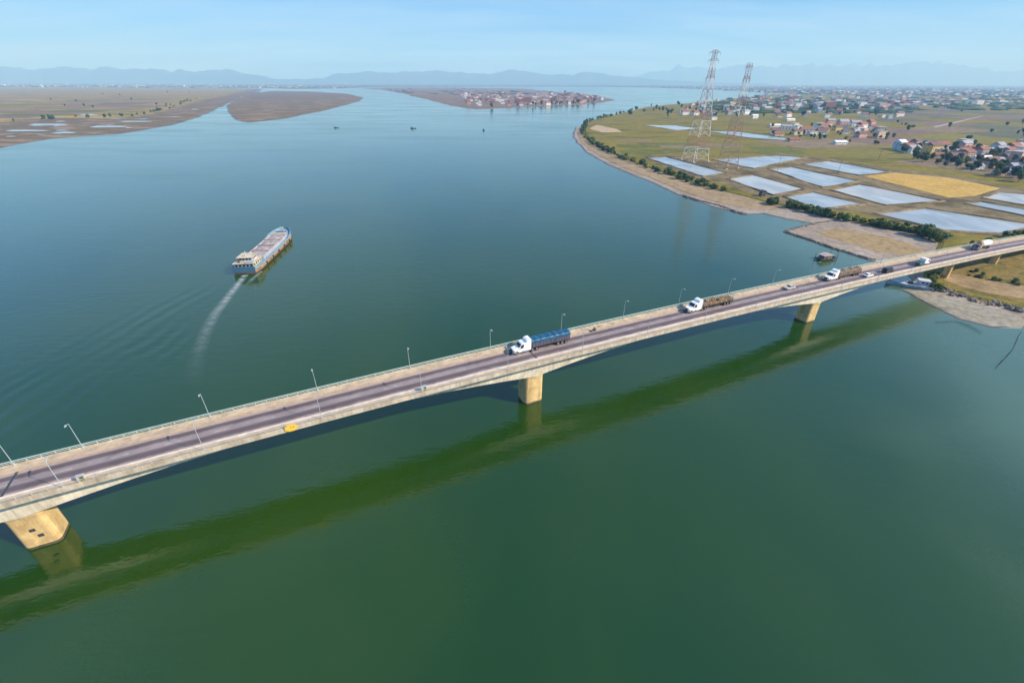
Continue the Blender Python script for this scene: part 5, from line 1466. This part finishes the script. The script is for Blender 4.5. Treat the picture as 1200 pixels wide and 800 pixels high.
scatter_trees(12, 60, 300, 108, 142, LG, 'dark tree on the left marsh meadow', 'trees on the left meadow', .9, 1.5)
def shrub(p, s_, label, group, z):
    o = put('shrub', tr.choice(SHRUBS), None, (p.x, p.y, z), tr.uniform(0, 6.28), (s_ * tr.uniform(.9, 1.3), s_, s_ * tr.uniform(.8, 1.2)))
    tag(o, label, 'shrub', group)
def shrub_line(pts, n, spread, smin, smax, label, group, z=1.1):
    seg = [at(*q, z) for q in pts]; Ls = [(b - a).length for a, b in zip(seg, seg[1:])]; T = sum(Ls)
    for i in range(n):
        d = tr.random() * T; k = 0
        while k < len(Ls) - 1 and d > Ls[k]: d -= Ls[k]; k += 1
        p = seg[k].lerp(seg[k + 1], d / Ls[k]).to_2d() + Vector((tr.uniform(-1, 1), tr.uniform(-1, 1))) * spread
        shrub(p, tr.uniform(smin, smax), label, group, z)
shrub_line([(685, 147), (683, 154), (688, 162), (702, 171.5), (722, 181.5), (756, 194.5), (794, 207.5), (846, 222.5)], 150, 4.0, .5, 1.7, 'green shrub in the hedge above the curved sandy shore', 'shrubs above the curved shore')
shrub_line([(898, 236), (932, 242.5), (975, 253), (1037, 264), (1070, 270), (1100, 276)], 90, 3.0, .4, 1.35, 'green shrub along the dike behind the grey mud spit', 'shrubs behind the mud spit')
shrub_line([(1068, 272), (1104, 280)], 14, 2.5, 1.0, 1.7, 'dense dark shrub where the dike meets the bridge', 'shrubs where the dike meets the bridge')
shrub_line([(1098, 322), (1090, 333), (1100, 338)], 9, 1.6, .5, .9, 'low shrub on the bank under the bridge end', 'shrubs under the bridge end', .9)
shrub_line([(1118, 316), (1150, 322), (1200, 330)], 14, 6.0, .25, .6, 'low tuft of scrub on the grass bank under the bridge approach', 'scrub tufts under the bridge approach')
shrub_line([(1140, 288), (1170, 281), (1205, 270)], 16, 3.0, .5, .9, 'low shrub beside the bridge approach', 'shrubs beside the bridge approach')
shrub_line([(30, 143), (90, 139), (150, 138), (185, 131), (230, 117)], 40, 18, 1.0, 2.2, 'shrub clump on the left marsh meadow', 'shrubs on the left meadow', .8)
shrub_line([(684, 146.5), (694, 141), (719, 135), (739, 130)], 26, 4, 1.3, 2.2, 'dark shrub on the far tip of the right bank', 'shrubs on the far tip')

# far woods and towns that read as one mass
def mass(name, label, n, gen, mats, tree_like):
    m = MB(); rr = random.Random(len(label)); k = 0
    while k < n:
        p = gen(rr)
        if p is None: continue
        k += 1
        d = p.length; s_ = rr.uniform(.6, 1.3)
        if tree_like:
            w_ = rr.uniform(10, 34) * s_; h = rr.uniform(5, 9) * s_; kk = 7
            rings = [[(p.x + math.cos(2 * math.pi * i / kk) * w_ * q * rr.uniform(.75, 1.2), p.y + math.sin(2 * math.pi * i / kk) * w_ * .6 * q, z) for i in range(kk)] for q, z in ((1, 0), (1.05, h * .55), (.6, h * rr.uniform(.85, 1.1)))]
            m.loft(rings, rr.randrange(len(mats)))
        else:
            a, b, h = rr.uniform(6, 16) * s_, rr.uniform(5, 9) * s_, rr.choice([5, 6, 8, 10, 14]) * s_
            mi = rr.randrange(len(mats)); m.box(p.x - a, p.x + a, p.y - b, p.y + b, 0, h, mi)
            if rr.random() < .6: m.prism([(p.x - a - .5, h + .01), (p.x, h + 3), (p.x + a + .5, h + .01)], p.y - b - .5, p.y + b + .5, rr.choice([0, len(mats) - 1]))
    o = m.build(name, mats); o['kind'] = 'stuff'; o['label'] = label
PLW = [Vector((p.x, p.y)) for p in plain]
def gpx(x0, x1, y0, y1, poly=PLW):
    def g(rr):
        p = at(rr.uniform(x0, x1), rr.uniform(y0, y1), 1.0).to_2d()
        return p if poly is None or inside(p, poly) else None
    return g
TOWNM = [RM['red tiled'], HM['white'], HM['pink'], HM['grey'], HM['white'], RM['grey sheet']]
mass('distant_town', 'hazy rows of tiny buildings along the left horizon', 420, gpx(0, 420, 99.0, 104.2), TOWNM, False)
mass('distant_wood', 'dark tree belts along the left horizon', 420, gpx(-60, 640, 98.6, 104.0), [LEAF1, LEAF3], True)
mass('distant_town', 'hazy town of tiny buildings on the right plain', 700, gpx(760, 1240, 100.5, 112), TOWNM, False)
mass('distant_wood', 'dark tree belts across the right plain', 700, gpx(740, 1260, 100.0, 114), [LEAF1, LEAF3], True)
mass('distant_wood', 'dark woods around the far village', 260, gpx(820, 1060, 112, 132, RGW), [LEAF1, LEAF3], True)
mass('distant_town', 'packed small roofs inside the far village tree belt', 170, gpx(880, 1075, 111, 126, RGW), TOWNM, False)
mass('distant_town', 'loose small roofs along the lanes of the right plain', 110, gpx(1050, 1230, 110, 122, RGW), TOWNM, False)
mass('distant_wood', 'low hedges between the fields of the right plain', 160, gpx(1050, 1240, 110, 128, RGW), [LEAF1, LEAF3], True)
mass('distant_wood', 'thin tree belts on the river island', 60, gpx(430, 700, 103.5, 112, ISLE), [LEAF1, LEAF3], True)
mass('distant_town', 'packed tiny roofs in the middle of the river island', 150, gpx(545, 700, 109, 121, ISLE), TOWNM[:4] + [RM['brown tiled'], RM['red tiled']], False)

# ---------------------------------------------------------------- labels of look-alikes: counted along the view
def ordinal(n):
    ones = ['', 'first', 'second', 'third', 'fourth', 'fifth', 'sixth', 'seventh', 'eighth', 'ninth', 'tenth', 'eleventh', 'twelfth', 'thirteenth', 'fourteenth', 'fifteenth', 'sixteenth', 'seventeenth', 'eighteenth', 'nineteenth']
    tens = ['', '', 'twenty', 'thirty', 'forty', 'fifty', 'sixty', 'seventy', 'eighty', 'ninety']
    if n >= 100: return 'hundredth' if n == 100 else 'hundred-' + ordinal(n - 100)
    if n < 20: return ones[n]
    if n % 10 == 0: return tens[n // 10][:-1] + 'ieth'
    return tens[n // 10] + '-' + ones[n % 10]
same = {}
for o in col.objects:
    if o.parent is None and o.get('group') and o.get('category') in ('tree', 'shrub', 'house'):
        same.setdefault(o['label'], []).append(o)
for lab, obs in same.items():
    if len(obs) < 2: continue
    obs.sort(key=lambda o: o.location.x / (o.location.y * CP + (CAM_H - o.location.z) * SP))
    for i, o in enumerate(obs):
        o['label'] = '%s, %s from left' % (lab, ordinal(i + 1))

# ---------------------------------------------------------------- haze over the delta
def haze():
    m = bpy.data.materials.new('haze_air'); m.use_nodes = True; t = m.node_tree
    for n in list(t.nodes): t.nodes.remove(n)
    o = t.nodes.new('ShaderNodeOutputMaterial'); v = t.nodes.new('ShaderNodeVolumePrincipled')
    v.inputs['Color'].default_value = (0.30, 0.58, 1.0, 1)
    v.inputs['Absorption Color'].default_value = (0.70, 0.80, 1, 1)
    v.inputs['Density'].default_value = 1.0e-4
    v.inputs['Anisotropy'].default_value = 0.0
    t.links.new(v.outputs[0], o.inputs['Volume'])
    b = MB(); b.box(-BIG - 600, BIG + 600, -1800, BIG + 600, -3.2, 1560)
    structure(b.build('haze', m), 'stuff')
haze()
